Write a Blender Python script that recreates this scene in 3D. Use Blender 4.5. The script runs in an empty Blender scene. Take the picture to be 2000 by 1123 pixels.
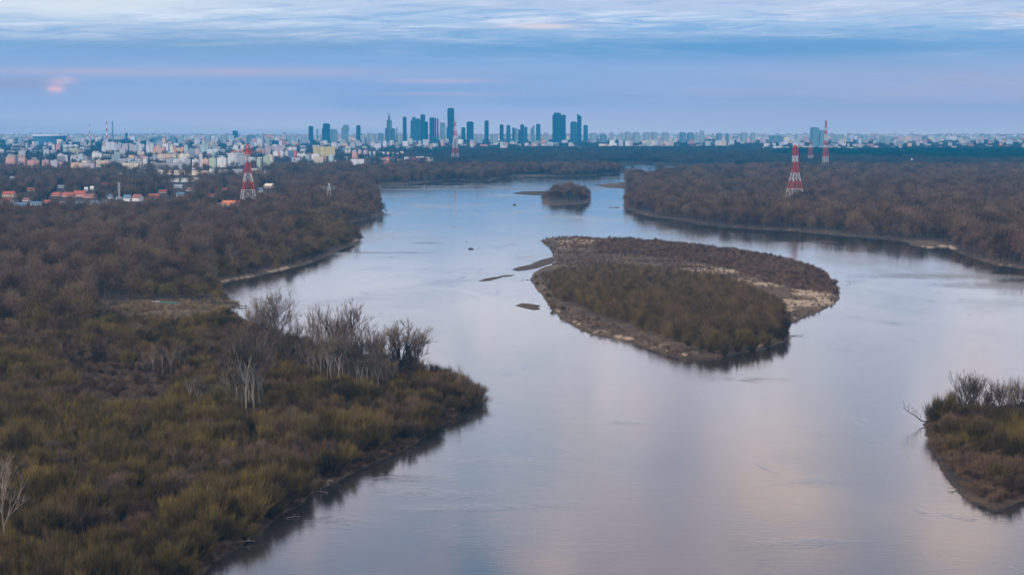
import bpy, math, random
import numpy as np
from mathutils import Vector, Matrix
R = math.radians
scene = bpy.context.scene
COL = scene.collection

# ------------------------------------------------------------------ camera
FPX = 3888.9            # focal length in pixels of the 2000 px wide photograph (70 mm on 36 mm)
Y0 = 245.0              # row of eye level in the photograph
CAMZ = 120.0
PITCH = math.atan((561.5 - Y0) / FPX)
cam_d = bpy.data.cameras.new('camera'); cam = bpy.data.objects.new('camera', cam_d); COL.objects.link(cam)
cam.location = (0, 0, CAMZ); cam.rotation_euler = (math.pi/2 - PITCH, 0, 0)
cam_d.lens = 70.0; cam_d.sensor_width = 36.0; cam_d.clip_start = 1.0; cam_d.clip_end = 90000.0
scene.camera = cam

# ------------------------------------------------------------------ render / colour management
scene.view_settings.view_transform = 'Standard'; scene.view_settings.look = 'None'
scene.view_settings.exposure = 0.0; scene.view_settings.gamma = 1.0
scene.view_settings.use_curve_mapping = False
cy = scene.cycles
cy.max_bounces = 5; cy.diffuse_bounces = 2; cy.glossy_bounces = 3; cy.transmission_bounces = 2
cy.volume_bounces = 0; cy.transparent_max_bounces = 4
cy.use_denoising = True
cy.use_adaptive_sampling = True; cy.adaptive_threshold = 0.006
cy.caustics_reflective = False; cy.caustics_refractive = False
cy.sample_clamp_indirect = 4.0

# ------------------------------------------------------------------ node helper
class NT:
    def __init__(s, tree): s.t = tree; s.n = tree.nodes; s.l = tree.links
    def node(s, typ, **kw):
        n = s.n.new(typ)
        for k, v in kw.items(): setattr(n, k, v)
        return n
    def put(s, sock, v):
        if hasattr(v, 'is_output'): s.l.new(v, sock)
        elif v is not None: sock.default_value = v
    def m(s, op, a, b=None, c=None, clamp=False):
        n = s.node('ShaderNodeMath', operation=op, use_clamp=clamp)
        s.put(n.inputs[0], a); s.put(n.inputs[1], b); s.put(n.inputs[2], c)
        return n.outputs[0]
    def mix(s, f, a, b):
        n = s.node('ShaderNodeMix', data_type='RGBA'); n.clamp_factor = True
        s.put(n.inputs[0], f)
        s.put(n.inputs[6], a if hasattr(a, 'is_output') else (*a, 1)); s.put(n.inputs[7], b if hasattr(b, 'is_output') else (*b, 1))
        return n.outputs[2]
    def xyz(s, v):
        n = s.node('ShaderNodeSeparateXYZ'); s.l.new(v, n.inputs[0]); return n.outputs
    def vec(s, x, y, z=0.0):
        n = s.node('ShaderNodeCombineXYZ'); s.put(n.inputs[0], x); s.put(n.inputs[1], y); s.put(n.inputs[2], z); return n.outputs[0]
    def noise(s, v, scale=1.0, detail=4.0, rough=0.55, dist=0.0):
        n = s.node('ShaderNodeTexNoise'); s.l.new(v, n.inputs['Vector'])
        n.inputs['Scale'].default_value = scale; n.inputs['Detail'].default_value = detail
        n.inputs['Roughness'].default_value = rough; n.inputs['Distortion'].default_value = dist
        return n.outputs['Fac']
    def ss(s, v, a, b):
        n = s.node('ShaderNodeMapRange', interpolation_type='SMOOTHSTEP')
        s.put(n.inputs[0], v); n.inputs[1].default_value = a; n.inputs[2].default_value = b
        return n.outputs[0]
    def ramp(s, f, stops):
        n = s.node('ShaderNodeValToRGB'); s.put(n.inputs[0], f)
        e = n.color_ramp.elements
        while len(e) > 1: e.remove(e[-1])
        e[0].position = stops[0][0]; e[0].color = (*stops[0][1], 1)
        for p, c in stops[1:]:
            k = e.new(p); k.color = (*c, 1)
        return n.outputs[0]
    def gauss(s, A, E, a0, e0, sa, se, warp=None):
        x = s.m('DIVIDE', s.m('SUBTRACT', A, a0), sa); y = s.m('DIVIDE', s.m('SUBTRACT', E, e0), se)
        r = s.m('ADD', s.m('MULTIPLY', x, x), s.m('MULTIPLY', y, y))
        if warp is not None: r = s.m('ADD', r, warp)
        return s.m('MINIMUM', s.m('EXPONENT', s.m('MULTIPLY', r, -1.0)), 1.0)

# ------------------------------------------------------------------ sky
SUN_EL, SUN_AZ = R(22), R(215)       # soft low light from behind the camera, veiled by cloud
w = bpy.data.worlds.new('World'); scene.world = w; w.use_nodes = True
t = NT(w.node_tree); t.n.clear()
out = t.node('ShaderNodeOutputWorld'); bg = t.node('ShaderNodeBackground'); bg.inputs[1].default_value = 0.1
t.l.new(bg.outputs[0], out.inputs[0])
sky = t.node('ShaderNodeTexSky', sky_type='NISHITA'); sky.sun_disc = False; sky.sun_elevation = SUN_EL; sky.sun_rotation = SUN_AZ
sky.altitude = 100; sky.dust_density = 2.0
tc = t.node('ShaderNodeTexCoord')
X, Y, Z = t.xyz(tc.outputs['Generated'])[:3]
A = t.m('MULTIPLY', t.m('ARCTAN2', X, Y), FPX)          # degrees of azimuth and elevation, counted in 1/3889 rad
E = t.m('MULTIPLY', t.m('ARCSINE', Z), FPX)
K = 10.0
HAZE_D = 4.1e-5; HAZE_COL = (.0, .48, 1.0); HAZE_J = (.0, .35, .74)
def kc(c): return tuple(x*K for x in c)
EP = t.m('DIVIDE', E, 2000.0, clamp=True)
def behind(e, col):
    """the sky colour that reads as col once the air in front of it is added"""
    T = math.exp(-HAZE_D*min(21500.0, 817000.0/max(e, 1.0)))
    return tuple(max(.02, (c_ - (1-T)*j)/T) for c_, j in zip(col, HAZE_J))
base = t.ramp(EP, [(e/2000.0, kc(behind(e, c_))) for e, c_ in [(0,(.37,.53,.80)),(15,(.35,.51,.80)),(30,(.32,.49,.80)),(50,(.28,.465,.80)),(80,(.25,.45,.80)),(110,(.25,.45,.80)),(150,(.19,.42,.76)),(200,(.36,.57,.87)),(245,(.50,.66,.92))]]
              + [(.138, kc((1.55,1.40,1.42))), (.20, kc((1.65,1.45,1.48))), (.28, kc((1.55,1.38,1.44))), (.355, kc((1.0,.90,1.0))), (.405, kc((.66,.60,.70))), (.45, kc((.54,.49,.58))), (.6, kc((1.1,1.05,1.08))), (1.0, kc((1.80,1.68,1.66)))])
# streaks: thin cirrus bands close to the horizon
tilt = t.m('ADD', E, t.m('MULTIPLY', A, 0.012))
v1 = t.vec(t.m('DIVIDE', A, 420.0), t.m('DIVIDE', tilt, 26.0), 0.3)
s1 = t.noise(v1, 1.0, 6.0, 0.62, 0.4)
v2 = t.vec(t.m('DIVIDE', A, 150.0), t.m('DIVIDE', tilt, 13.0), 4.3)
s2 = t.noise(v2, 1.0, 5.0, 0.6, 0.2)
v6 = t.vec(t.m('DIVIDE', A, 170.0), t.m('DIVIDE', t.m('SUBTRACT', E, t.m('MULTIPLY', A, .035)), 15.0), 14.1)
s6 = t.noise(v6, 1.0, 5.0, .6, 1.0)
v3 = t.vec(t.m('DIVIDE', A, 900.0), t.m('DIVIDE', tilt, 70.0), 7.7)
s3 = t.noise(v3, 1.0, 4.0, 0.5, 0.5)
hi = t.ss(E, 90, 215)                                   # streaks live in the upper part
st = t.m('MULTIPLY', t.ss(t.m('ADD', t.m('MULTIPLY', s1, .6), t.m('MULTIPLY', s2, .4)), .47, .70), hi)
s5 = t.noise(t.vec(t.m('DIVIDE', A, 95.0), t.m('DIVIDE', tilt, 6.5), 9.1), 1.0, 4.0, .6, .3)
c = t.mix(t.m('MULTIPLY', t.m('MULTIPLY', t.ss(s5, .5, .72), t.ss(E, 110, 220)), .6), base, kc((.66,.66,.92)))
c = t.mix(t.m('MULTIPLY', st, .85), c, kc((.80,.80,.98)))
c = t.mix(t.m('MULTIPLY', t.ss(s3, .45, .75), .35), c, kc((.13,.34,.66)))
c = t.mix(t.m('MULTIPLY', t.m('MULTIPLY', t.ss(s6, .48, .66), t.m('MULTIPLY', t.ss(E, 135, 215), t.ss(s1, .40, .56))), .9), c, kc((.82,.88,1.06)))
c = t.mix(t.m('MULTIPLY', t.m('MULTIPLY', t.ss(s6, .50, .36), t.ss(E, 110, 185)), .6), c, kc((.17,.41,.80)))
wob = t.m('MULTIPLY', t.m('SUBTRACT', s1, .5), 2.2)
wob2 = t.m('MULTIPLY', t.m('SUBTRACT', s2, .5), 3.0)
def blob(c, a0, e0, sa, se, col, amt, wp=wob):
    if e0 < 250: col = behind(e0, col)
    return t.mix(t.m('MULTIPLY', t.gauss(A, E, a0, e0, sa, se, wp), amt), c, kc(col))
c = blob(c, -850, 232, 380, 36, (.74,.84,.95), .9)
c = blob(c, -560, 160, 330, 24, (.20,.39,.66), .55)
c = blob(c, 420, 148, 560, 24, (.09,.35,.70), .9)
c = blob(c, 160, 236, 500, 16, (.46,.58,.84), .5)
c = blob(c, 760, 222, 330, 20, (.52,.62,.85), .5)
c = blob(c, -650, 101, 420, 9, (.43,.47,.72), .9)
c = blob(c, -130, 86, 120, 5, (.46,.48,.74), .7)
c = blob(c, -130, 60, 140, 4, (.42,.48,.74), .5)
c = blob(c, 50, 191, 75, 6, (.80,.72,.82), .75, wob2)
c = blob(c, 985, 206, 60, 5, (.85,.70,.74), .8, wob2)
c = blob(c, -935, 76, 85, 16, (.27,.40,.66), .7)
c = blob(c, -872, 70, 15, 9, (.80,.56,.70), .8, wob2)
c = blob(c, -860, 84, 24, 8, (.62,.52,.76), .6, wob2)
c = blob(c, -935, 82, 60, 5, (.30,.40,.66), .6, wob2)
c = blob(c, 850, 50, 520, 60, (.37,.46,.70), .6)
# upper sky, seen only in the water: broken cloud with blue gaps and warm patches
v4 = t.vec(t.m('DIVIDE', A, 260.0), t.m('DIVIDE', E, 190.0), 2.2)
s4 = t.noise(v4, 1.0, 4.0, 0.5, 0.6)
up = t.ss(E, 300, 520)
c = t.mix(t.m('MULTIPLY', t.m('MULTIPLY', t.ss(s4, .50, .64), up), .9), c, kc((1.35,1.08,1.05)))
c = t.mix(t.m('MULTIPLY', t.m('MULTIPLY', t.ss(s4, .50, .38), up), .85), c, kc((.44,.56,.84)))
wb4 = t.m('MULTIPLY', t.m('SUBTRACT', s4, .5), 2.0)
for a0, e0, sa, se, col, amt in [(130,595,120,60,(1.25,1.05,1.0),.9), (520,700,130,130,(1.45,1.12,.92),.95), (880,745,120,120,(1.5,1.15,.95),.95),
                                 (-60,880,60,70,(.14,.42,.72),.9), (-30,655,150,45,(.28,.62,.95),.85), (300,835,150,90,(.60,.52,.66),.8),(330,600,70,150,(.62,.60,.78),.7),(-330,700,130,110,(.75,.72,.92),.6),(620,860,60,60,(.9,.7,.7),.6),
                                 (-250,800,120,70,(.66,.72,.90),.5), (-180,420,300,90,(.98,.96,1.02),.5), (700,420,400,90,(.72,.75,.90),.6),
                                 (330,690,70,120,(.60,.62,.80),.5)]:
    c = blob(c, a0, e0, sa, se, col, amt, wb4)
fin = t.node('ShaderNodeMix', data_type='RGBA'); fin.inputs[0].default_value = .88
t.l.new(sky.outputs[0], fin.inputs[6]); t.l.new(c, fin.inputs[7]); t.l.new(fin.outputs[2], bg.inputs[0])
w.cycles.sampling_method = 'MANUAL'; w.cycles.sample_map_resolution = 2048

sd = bpy.data.lights.new('sun', 'SUN'); sun = bpy.data.objects.new('sun', sd); COL.objects.link(sun)
sd.energy = 2.4; sd.angle = R(10); sd.color = (1.0, .86, .74)
sdir = Vector((math.sin(SUN_AZ)*math.cos(SUN_EL), math.cos(SUN_AZ)*math.cos(SUN_EL), math.sin(SUN_EL)))
sun.rotation_euler = sdir.to_track_quat('Z', 'Y').to_euler()

# ------------------------------------------------------------------ pixel <-> ground
CT, ST = math.cos(PITCH), math.sin(PITCH)
def ray(px, py):
    px = np.asarray(px, float); py = np.asarray(py, float)
    dx = px - 1000.0; u = 561.5 - py
    return dx, FPX*CT + u*ST, -FPX*ST + u*CT
def G(px, py, z=0.0):
    dx, dy, dz = ray(px, py); k = (z - CAMZ)/dz
    return dx*k, dy*k
def PX(x, y, z=0.0):
    zz = z - CAMZ; d = y*CT - zz*ST; u = y*ST + zz*CT
    return 1000.0 + FPX*x/d, 561.5 - FPX*u/d
def XZ(px, py, D):
    """point at distance D (world y) on the pixel's ray"""
    dx, dy, dz = ray(px, py); k = D/dy
    return dx*k, CAMZ + dz*k

# ------------------------------------------------------------------ numpy value noise
def vnoise(x, y, seed=0):
    xi = np.floor(x); yi = np.floor(y); fx = x-xi; fy = y-yi
    fx = fx*fx*(3-2*fx); fy = fy*fy*(3-2*fy)
    def h(a, b):
        n = np.sin(a*127.1 + b*311.7 + seed*74.7)*43758.5453
        return n - np.floor(n)
    return (h(xi,yi)*(1-fx)+h(xi+1,yi)*fx)*(1-fy) + (h(xi,yi+1)*(1-fx)+h(xi+1,yi+1)*fx)*fy
def fbm(x, y, seed=0, o=4):
    s = 0; a = .5
    for i in range(o):
        s = s + a*vnoise(x, y, seed+i*13); x = x*2.03; y = y*2.03; a *= .5
    return s/(1-.5**o)

# ------------------------------------------------------------------ shorelines, traced from the photograph on the water plane
RIVER = [(250,1262),(330,1180),(385,1132),(420,1095),(470,1066),(520,1030),(545,1008),(590,985),(605,968),(650,945),(690,925),(722,908),(780,884),(840,850),(880,822),(915,797),(934,786),
 (938,777),(905,757),(850,737),(800,716),(740,706),(680,694),(620,684),(560,674),(500,652),(462,628),(440,614),(428,606),(450,601),(470,597),(472,594),(455,590),(450,583),
 (441,575),(432,565),(428,556),(455,548),(500,540),(545,530),(600,517),(640,501),(690,479),(712,464),(706,457),(690,450),(676,441),(690,434),(720,428),(754,419),(746,412),(742,400),(746,388),(738,376),
 (735,365),(760,361),(802,360),(829,357),(895,352),(955,354),(979,348),(1069,344),(1100,346),(1150,343),(1225,338),(1252,334.5),(1240,331),(1210,326),(1165,321),(1190,318.6),(1250,319.2),(1307,321),(1400,323.2),(1520,324.5),(1520,326.5),
 (1400,326.5),(1320,326),(1300,329),(1270,335),(1248,341),(1228,344),(1222,352),(1227,357),(1195,358.5),(1160,362),(1180,366),(1225,369),(1232,373),(1222,388),(1217,400),(1220,408),(1240,415),(1270,423),(1320,429),(1350,435),
 (1400,442),(1475,447),(1550,451),(1610,457),(1661,462),(1730,467),(1765,471),(1778,478),(1810,485),(1850,482),(1862,490),(1880,497),(1910,508),(1940,517),(1985,523),(2020,530),(2200,560),(2500,600),(3000,640),
 (3600,800),(3600,1500),(100,1500)]
ISLAND = [(1055,470),(1070,465),(1099,464),(1140,465),(1173,466),(1201,470),(1245,472),(1287,475),(1342,481),(1410,487),(1493,499),(1548,510),(1598,526),(1626,546),(1637,568),(1641,583),(1631,593),(1604,607),(1565,623),(1540,634),
 (1537,643),(1543,651),(1537,666),(1493,680),(1455,688),(1410,698),(1369,702),(1341,700),(1300,694),(1259,677),(1204,662),(1162,654),(1135,645),(1107,629),(1077,606),(1066,587),(1049,566),(1034,547),(1041,534),
 (1058,524),(1077,518),(1084,511),(1080,500),(1076,490),(1066,480)]
SPIT = [(999,527),(1010,522),(1035,517),(1055,508),(1079,502),(1088,508),(1078,515),(1050,524),(1030,528),(1010,530)]
BAR1 = [(933,550),(948,544),(965,541),(984,540),(975,544),(955,549)]
BAR2 = [(972,540),(985,537.6),(1007,536.5),(1000,539.5),(985,541)]
BAR3 = [(1005,597),(1018,592.5),(1040,594),(1057,597),(1050,600),(1056,604),(1040,605.5),(1020,601)]
SMALL = [(1059,391),(1056,387),(1061,382),(1095,379.5),(1140,379.5),(1153,383),(1155,389),(1148,397),(1120,399),(1100,399),(1082,401),(1063,398)]
SBAR = [(1000,378),(1015,375),(1040,374),(1066,373.5),(1066,382),(1040,381.5),(1015,380)]
CORNER = [(1802,828),(1806,836),(1810,842),(1816,866),(1828,890),(1838,919),(1856,945),(1878,967),(1895,979),(1912,983),(1929,993),(1949,996),(1972,989),(1992,980),(2040,968),(2090,952),(2135,925),(2148,880),(2130,835),(2085,808),(2040,802),(2000,804),(1900,811),(1840,818),(1812,821)]
def world_poly(p):
    a = np.array(p, float); x, y = G(a[:,0], a[:,1]); return np.stack([x, y], 1)
def sdist(px_, py_, poly, far=90.0):
    """signed distance to a polygon, positive inside; points further than `far` from its box get -far"""
    res = np.full(px_.shape, -far)
    lo = poly.min(0)-far; hi = poly.max(0)+far
    m = (px_ > lo[0]) & (px_ < hi[0]) & (py_ > lo[1]) & (py_ < hi[1])
    x = px_[m]; y = py_[m]
    best = np.full(x.shape, 1e18); ins = np.zeros(x.shape, bool)
    n = len(poly)
    for i in range(n):
        ax, ay = poly[i]; bx, by = poly[(i+1) % n]
        ex, ey = bx-ax, by-ay
        tt = np.clip(((x-ax)*ex+(y-ay)*ey)/(ex*ex+ey*ey+1e-9), 0, 1)
        d2 = (x-ax-tt*ex)**2 + (y-ay-tt*ey)**2
        best = np.minimum(best, d2)
        c_ = ((ay > y) != (by > y))
        if c_.any():
            xx = ex*(y-ay)/(by-ay if by != ay else 1e-9)+ax
            ins ^= c_ & (x < xx)
    d = np.sqrt(best); res[m] = np.where(ins, d, -d)
    return res
W_RIVER = world_poly(RIVER)
ISLES = [('river_island', ISLAND, 2.4, 14.0), ('sand_spit', SPIT, .45, 8.0), ('sandbar', BAR1, .45, 5.0), ('sandbar', BAR2, .35, 5.0), ('mud_bar', BAR3, .8, 3.0),
         ('small_island', SMALL, 2.0, 10.0), ('sandbar', SBAR, .8, 9.0), ('corner_island', CORNER, 2.8, 5.0)]
W_ISLES = [world_poly(p[1]) for p in ISLES]
def rough_shore(x, y):
    a = np.clip(y/1000.0, .45, 3.0)
    return (fbm(x/9.0, y/9.0, 3)-.5)*3.2*a + (fbm(x/2.7, y/2.7, 9, 3)-.5)*1.5*a
def land_mass(x, y):
    d = -sdist(x, y, W_RIVER, 4000.0); d = np.where(d > 3999, 400, d)
    return d + rough_shore(x, y)
def bank(d, hgt, width, x, y):
    up_ = hgt*(1-np.exp(-np.maximum(d, 0)/width))
    n = (fbm(x/14.0, y/14.0, 21)-.5)*1.5*np.clip(d/12.0, 0, 1) + (fbm(x/2.2, y/2.2, 5, 3)-.5)*.7*np.clip(d/3.0, 0, 1)*np.clip(hgt/2, .2, 1)
    return np.where(d > 0, up_ + n + .02, np.maximum(d*.45, -1.6))
def main_h(x, y, d=None):
    if d is None: d = land_mass(x, y)
    steep = 3.0 + 5.0*fbm(x/60.0, y/60.0, 41)
    return bank(d, 1.9, steep, x, y)
def isle_h(i, x, y):
    d = sdist(x, y, W_ISLES[i], 90.0)
    k = 1.0 if i in (0, 5, 7) else .35
    d = d + rough_shore(x, y)*.55*k
    wd = ISLES[i][3]
    if i == 0:                                   # the island's west tip is low and flat, its south shore a small cliff
        px_, py_ = PX(x, y); wd = np.where(py_ > 590, 4.0, np.where(px_ < 1180, 26.0, 10.0))
    return bank(d, ISLES[i][2], wd, x, y), d

# ------------------------------------------------------------------ materials
def new_mat(name):
    m = bpy.data.materials.new(name); m.use_nodes = True; m.node_tree.nodes.clear()
    t = NT(m.node_tree); o = t.node('ShaderNodeOutputMaterial'); b = t.node('ShaderNodeBsdfPrincipled')
    t.l.new(b.outputs[0], o.inputs[0]); return m, t, b
def plain(name, col, rough=.8, metal=0.0, var=.18, scale=.6):
    m, t, b = new_mat(name); g = t.node('ShaderNodeTexCoord')
    n = t.noise(g.outputs['Object'], scale, 4, .6)
    c = t.mix(t.ss(n, .3, .7), tuple(x*(1-var) for x in col), tuple(min(1, x*(1+var)) for x in col))
    t.l.new(c, b.inputs['Base Color']); b.inputs['Roughness'].default_value = rough; b.inputs['Metallic'].default_value = metal
    return m
def wood(name, a, b_, c_, dark=1.0, rough=.9, nscale=.012):
    """bark and twigs: tone drifts over the landscape and from plant to plant"""
    m, t, b = new_mat(name); oi = t.node('ShaderNodeObjectInfo')
    n = t.noise(oi.outputs['Location'], nscale, 3, .6)
    r = oi.outputs['Random']
    f = t.m('ADD', t.m('MULTIPLY', n, .75), t.m('MULTIPLY', r, .5))
    c = t.ramp(t.m('SUBTRACT', f, .12), [(.18, a), (.48, b_), (.80, c_)])
    r2 = t.m('FRACT', t.m('MULTIPLY', r, 17.3))
    hs = t.node('ShaderNodeHueSaturation'); t.l.new(c, hs.inputs['Color'])
    t.put(hs.inputs['Value'], t.m('MULTIPLY', t.m('MULTIPLY_ADD', r2, 1.25, .42), dark))
    t.l.new(hs.outputs[0], b.inputs['Base Color']); b.inputs['Roughness'].default_value = rough
    b.inputs['Specular IOR Level'].default_value = .15
    return m
M_willow = wood('willow_twigs', (.072,.050,.026), (.090,.066,.020), (.116,.082,.024), 1.0)
M_brush = wood('brown_brush', (.090,.052,.036), (.098,.064,.037), (.115,.080,.045), 1.0)
M_tree = wood('winter_twigs', (.108,.060,.045), (.100,.066,.044), (.118,.080,.038), 1.0)
M_farwood = wood('distant_woodland', (.048,.036,.034), (.046,.044,.036), (.062,.050,.038), 1.0, nscale=.003)
M_ibrush = wood('island_brush', (.100,.058,.046), (.110,.070,.048), (.130,.090,.058), 1.0)
M_iwillow = wood('island_willow_twigs', (.084,.054,.033), (.092,.064,.032), (.122,.086,.028), 1.0)
M_htwig = wood('grey_twigs', (.120,.078,.058), (.135,.094,.068), (.145,.105,.062), 1.0)
M_bark = wood('bark', (.06,.05,.045), (.085,.072,.062), (.13,.115,.10), .6)
M_birch = wood('birch_bark', (.30,.28,.25), (.38,.36,.32), (.45,.43,.39), 0.42)
M_btwig = wood('birch_twigs', (.18,.135,.10), (.20,.155,.11), (.22,.175,.11), 0.5)
M_conif = wood('needles', (.018,.042,.030), (.025,.055,.035), (.035,.065,.035), 0.6)
M_dead = plain('bleached_wood', (.20,.165,.135))
M_darkwood = plain('dark_wet_wood', (.045,.036,.032))

def ground_mat():
    m, t, b = new_mat('ground_cover'); g = t.node('ShaderNodeTexCoord'); P = g.outputs['Object']
    at = t.node('ShaderNodeAttribute', attribute_name='cover'); s = t.node('ShaderNodeSeparateColor'); t.l.new(at.outputs['Color'], s.inputs[0])
    sand, grass, wet = s.outputs[0], s.outputs[1], s.outputs[2]
    n1 = t.noise(P, .12, 6, .65); n2 = t.noise(P, .9, 5, .65); n3 = t.noise(P, .02, 4, .6)
    lit = t.mix(t.ss(n1, .35, .65), (.024,.015,.012), (.060,.036,.026))
    lit = t.mix(t.ss(n2, .35, .7), lit, (.052,.036,.023))
    lit = t.mix(t.m('MULTIPLY', t.ss(n3, .5, .65), .5), lit, (.062,.038,.030))
    gr = t.mix(t.ss(n2, .3, .7), (.090,.060,.034), (.165,.115,.062))
    c = t.mix(t.m('MULTIPLY', grass, t.ss(n1, .25, .55)), lit, gr)
    sa = t.mix(t.ss(n2, .3, .75), (.25,.18,.12), (.48,.37,.25))
    c = t.mix(t.ss(t.m('ADD', sand, t.m('MULTIPLY', t.m('SUBTRACT', n2, .5), .6)), .35, .75), c, sa)
    c = t.mix(t.m('MULTIPLY', wet, .85), c, (.034,.029,.023))
    t.l.new(c, b.inputs['Base Color']); b.inputs['Roughness'].default_value = .95; b.inputs['Specular IOR Level'].default_value = .2
    bp = t.node('ShaderNodeBump'); bp.inputs['Strength'].default_value = .7; bp.inputs['Distance'].default_value = .5
    t.l.new(n2, bp.inputs['Height']); t.l.new(bp.outputs[0], b.inputs['Normal'])
    return m
M_ground = ground_mat()

def water_mat():
    m, t, b = new_mat('river_water'); g = t.node('ShaderNodeTexCoord'); P = g.outputs['Object']
    x, y, z = t.xyz(P)[:3]
    b.inputs['Base Color'].default_value = (.030,.027,.024,1); b.inputs['IOR'].default_value = 1.8
    n0 = t.noise(t.vec(t.m('MULTIPLY', x, .010), t.m('MULTIPLY', y, .0045)), 1, 5, .6, .8)
    n1 = t.noise(t.vec(t.m('MULTIPLY', x, .045), t.m('MULTIPLY', y, .016)), 1, 5, .65, 1.2)
    rough = t.m('ADD', .055, t.m('MULTIPLY', t.ss(n0, .52, .72), .085))
    t.l.new(rough, b.inputs['Roughness'])
    rp = t.noise(t.vec(t.m('MULTIPLY', x, .55), t.m('MULTIPLY', y, .30)), 1, 4, .6, .5)
    fine = t.noise(P, 1.6, 3, .6)
    # ruffled eddies where the current breaks the surface
    edd = t.m('MULTIPLY', t.ss(n1, .61, .70), t.ss(n0, .42, .60))
    for px, py, sx_, sy_ in [(800,935,14,7),(835,962,16,7),(960,902,16,6),(880,992,14,5),(1640,940,18,6),(1215,826,9,5),(1700,938,12,5),(650,1020,10,7),(1590,1060,12,5),(1480,742,14,9),(960,990,12,6),(1090,985,10,6),
                             (700,494,40,10),(790,494,22,12),(835,475,14,12),(940,370,150,20),(870,364,120,18),(1330,408,60,26),(1880,540,60,22),(1960,558,40,24),(1120,366,60,16)]:
        gx, gy = G(px, py)
        edd = t.m('MAXIMUM', edd, t.m('MULTIPLY', t.gauss(x, y, float(gx), float(gy), sx_, sy_, t.m('MULTIPLY', t.m('SUBTRACT', t.noise(t.vec(t.m('MULTIPLY', x, .12), t.m('MULTIPLY', y, .12)), 1, 4, .7, 1.0), .48), 7.0)), .9))
    amp = t.m('ADD', .10, t.m('MULTIPLY', edd, 1.5))
    hgt = t.m('MULTIPLY', t.m('MULTIPLY', t.m('ADD', rp, t.m('MULTIPLY', fine, .35)), amp), t.m('MULTIPLY_ADD', t.m('SMOOTH_MAX', t.m('SUBTRACT', y, 1000.0), 0.0, 200.0), .0016, 1.0))
    wind = t.noise(t.vec(t.m('MULTIPLY', x, .10), t.m('MULTIPLY', y, .42)), 1, 5, .7, .8)
    hgt = t.m('ADD', hgt, t.m('MULTIPLY', wind, t.m('MULTIPLY_ADD', t.ss(n0, .38, .62), .55, .20)))
    bp = t.node('ShaderNodeBump'); bp.inputs['Strength'].default_value = .30; bp.inputs['Distance'].default_value = .18
    t.l.new(hgt, bp.inputs['Height']); t.l.new(bp.outputs[0], b.inputs['Normal'])
    return m
M_water = water_mat()

# ------------------------------------------------------------------ object helpers
def tag(o, label=None, cat=None, group=None, kind=None):
    if label: o['label'] = label
    if cat: o['category'] = cat
    if group: o['group'] = group
    if kind: o['kind'] = kind
    return o
def empty(name, loc, rz=0.0, sc=(1,1,1)):
    o = bpy.data.objects.new(name, None); COL.objects.link(o); o.location = loc; o.rotation_euler = (0,0,rz); o.scale = sc
    o.empty_display_size = 1.0
    return o
class MB:
    def __init__(s): s.v = []; s.f = []
    def add(s, vs, fs):
        k = len(s.v); s.v += [tuple(p) for p in vs]; s.f += [tuple(i+k for i in f) for f in fs]
    def box(s, x0, x1, y0, y1, z0, z1):
        s.add([(x0,y0,z0),(x1,y0,z0),(x1,y1,z0),(x0,y1,z0),(x0,y0,z1),(x1,y0,z1),(x1,y1,z1),(x0,y1,z1)],
              [(0,3,2,1),(4,5,6,7),(0,1,5,4),(1,2,6,5),(2,3,7,6),(3,0,4,7)])
    def prism(s, poly, z0, z1, top=None):
        n = len(poly); tp = top or poly
        s.add([(x,y,z0) for x,y in poly]+[(x,y,z1) for x,y in tp],
              [tuple(range(n-1,-1,-1)), tuple(range(n,2*n))]+[(i,(i+1)%n,n+(i+1)%n,n+i) for i in range(n)])
    def tube(s, a, b, r0, r1, n=4, cap=True):
        a = Vector(a); b = Vector(b); d = (b-a)
        if d.length < 1e-6: return
        d.normalize(); u = d.orthogonal().normalized(); v = d.cross(u)
        vs = []
        for p, r in ((a, r0), (b, r1)):
            for i in range(n):
                an = 2*math.pi*i/n; vs.append(p + (u*math.cos(an)+v*math.sin(an))*r)
        fs = [(i,(i+1)%n,n+(i+1)%n,n+i) for i in range(n)]
        if cap: fs += [tuple(range(n-1,-1,-1)), tuple(range(n,2*n))]
        s.add(vs, fs)
    def sliver(s, p, d, L, wd, rng):
        d = d.normalized(); u = d.cross(Vector((rng.uniform(-1,1), rng.uniform(-1,1), rng.uniform(-1,1))))
        if u.length < 1e-4: return
        u.normalize(); q = p + d*L*.55 + Vector((0,0,L*.03)); e = p + d*L + Vector((0,0,L*.10))
        s.add([p-u*wd*.5, p+u*wd*.5, q+u*wd*.33, q-u*wd*.33, e], [(0,1,2,3),(3,2,4)])
    def mesh(s, name, mat):
        me = bpy.data.meshes.new(name); me.from_pydata(s.v, [], s.f); me.materials.append(mat); me.update(); return me
    def build(s, name, mat, parent=None):
        o = bpy.data.objects.new(name, s.mesh(name, mat)); COL.objects.link(o)
        if parent is not None: o.parent = parent
        return o

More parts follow.
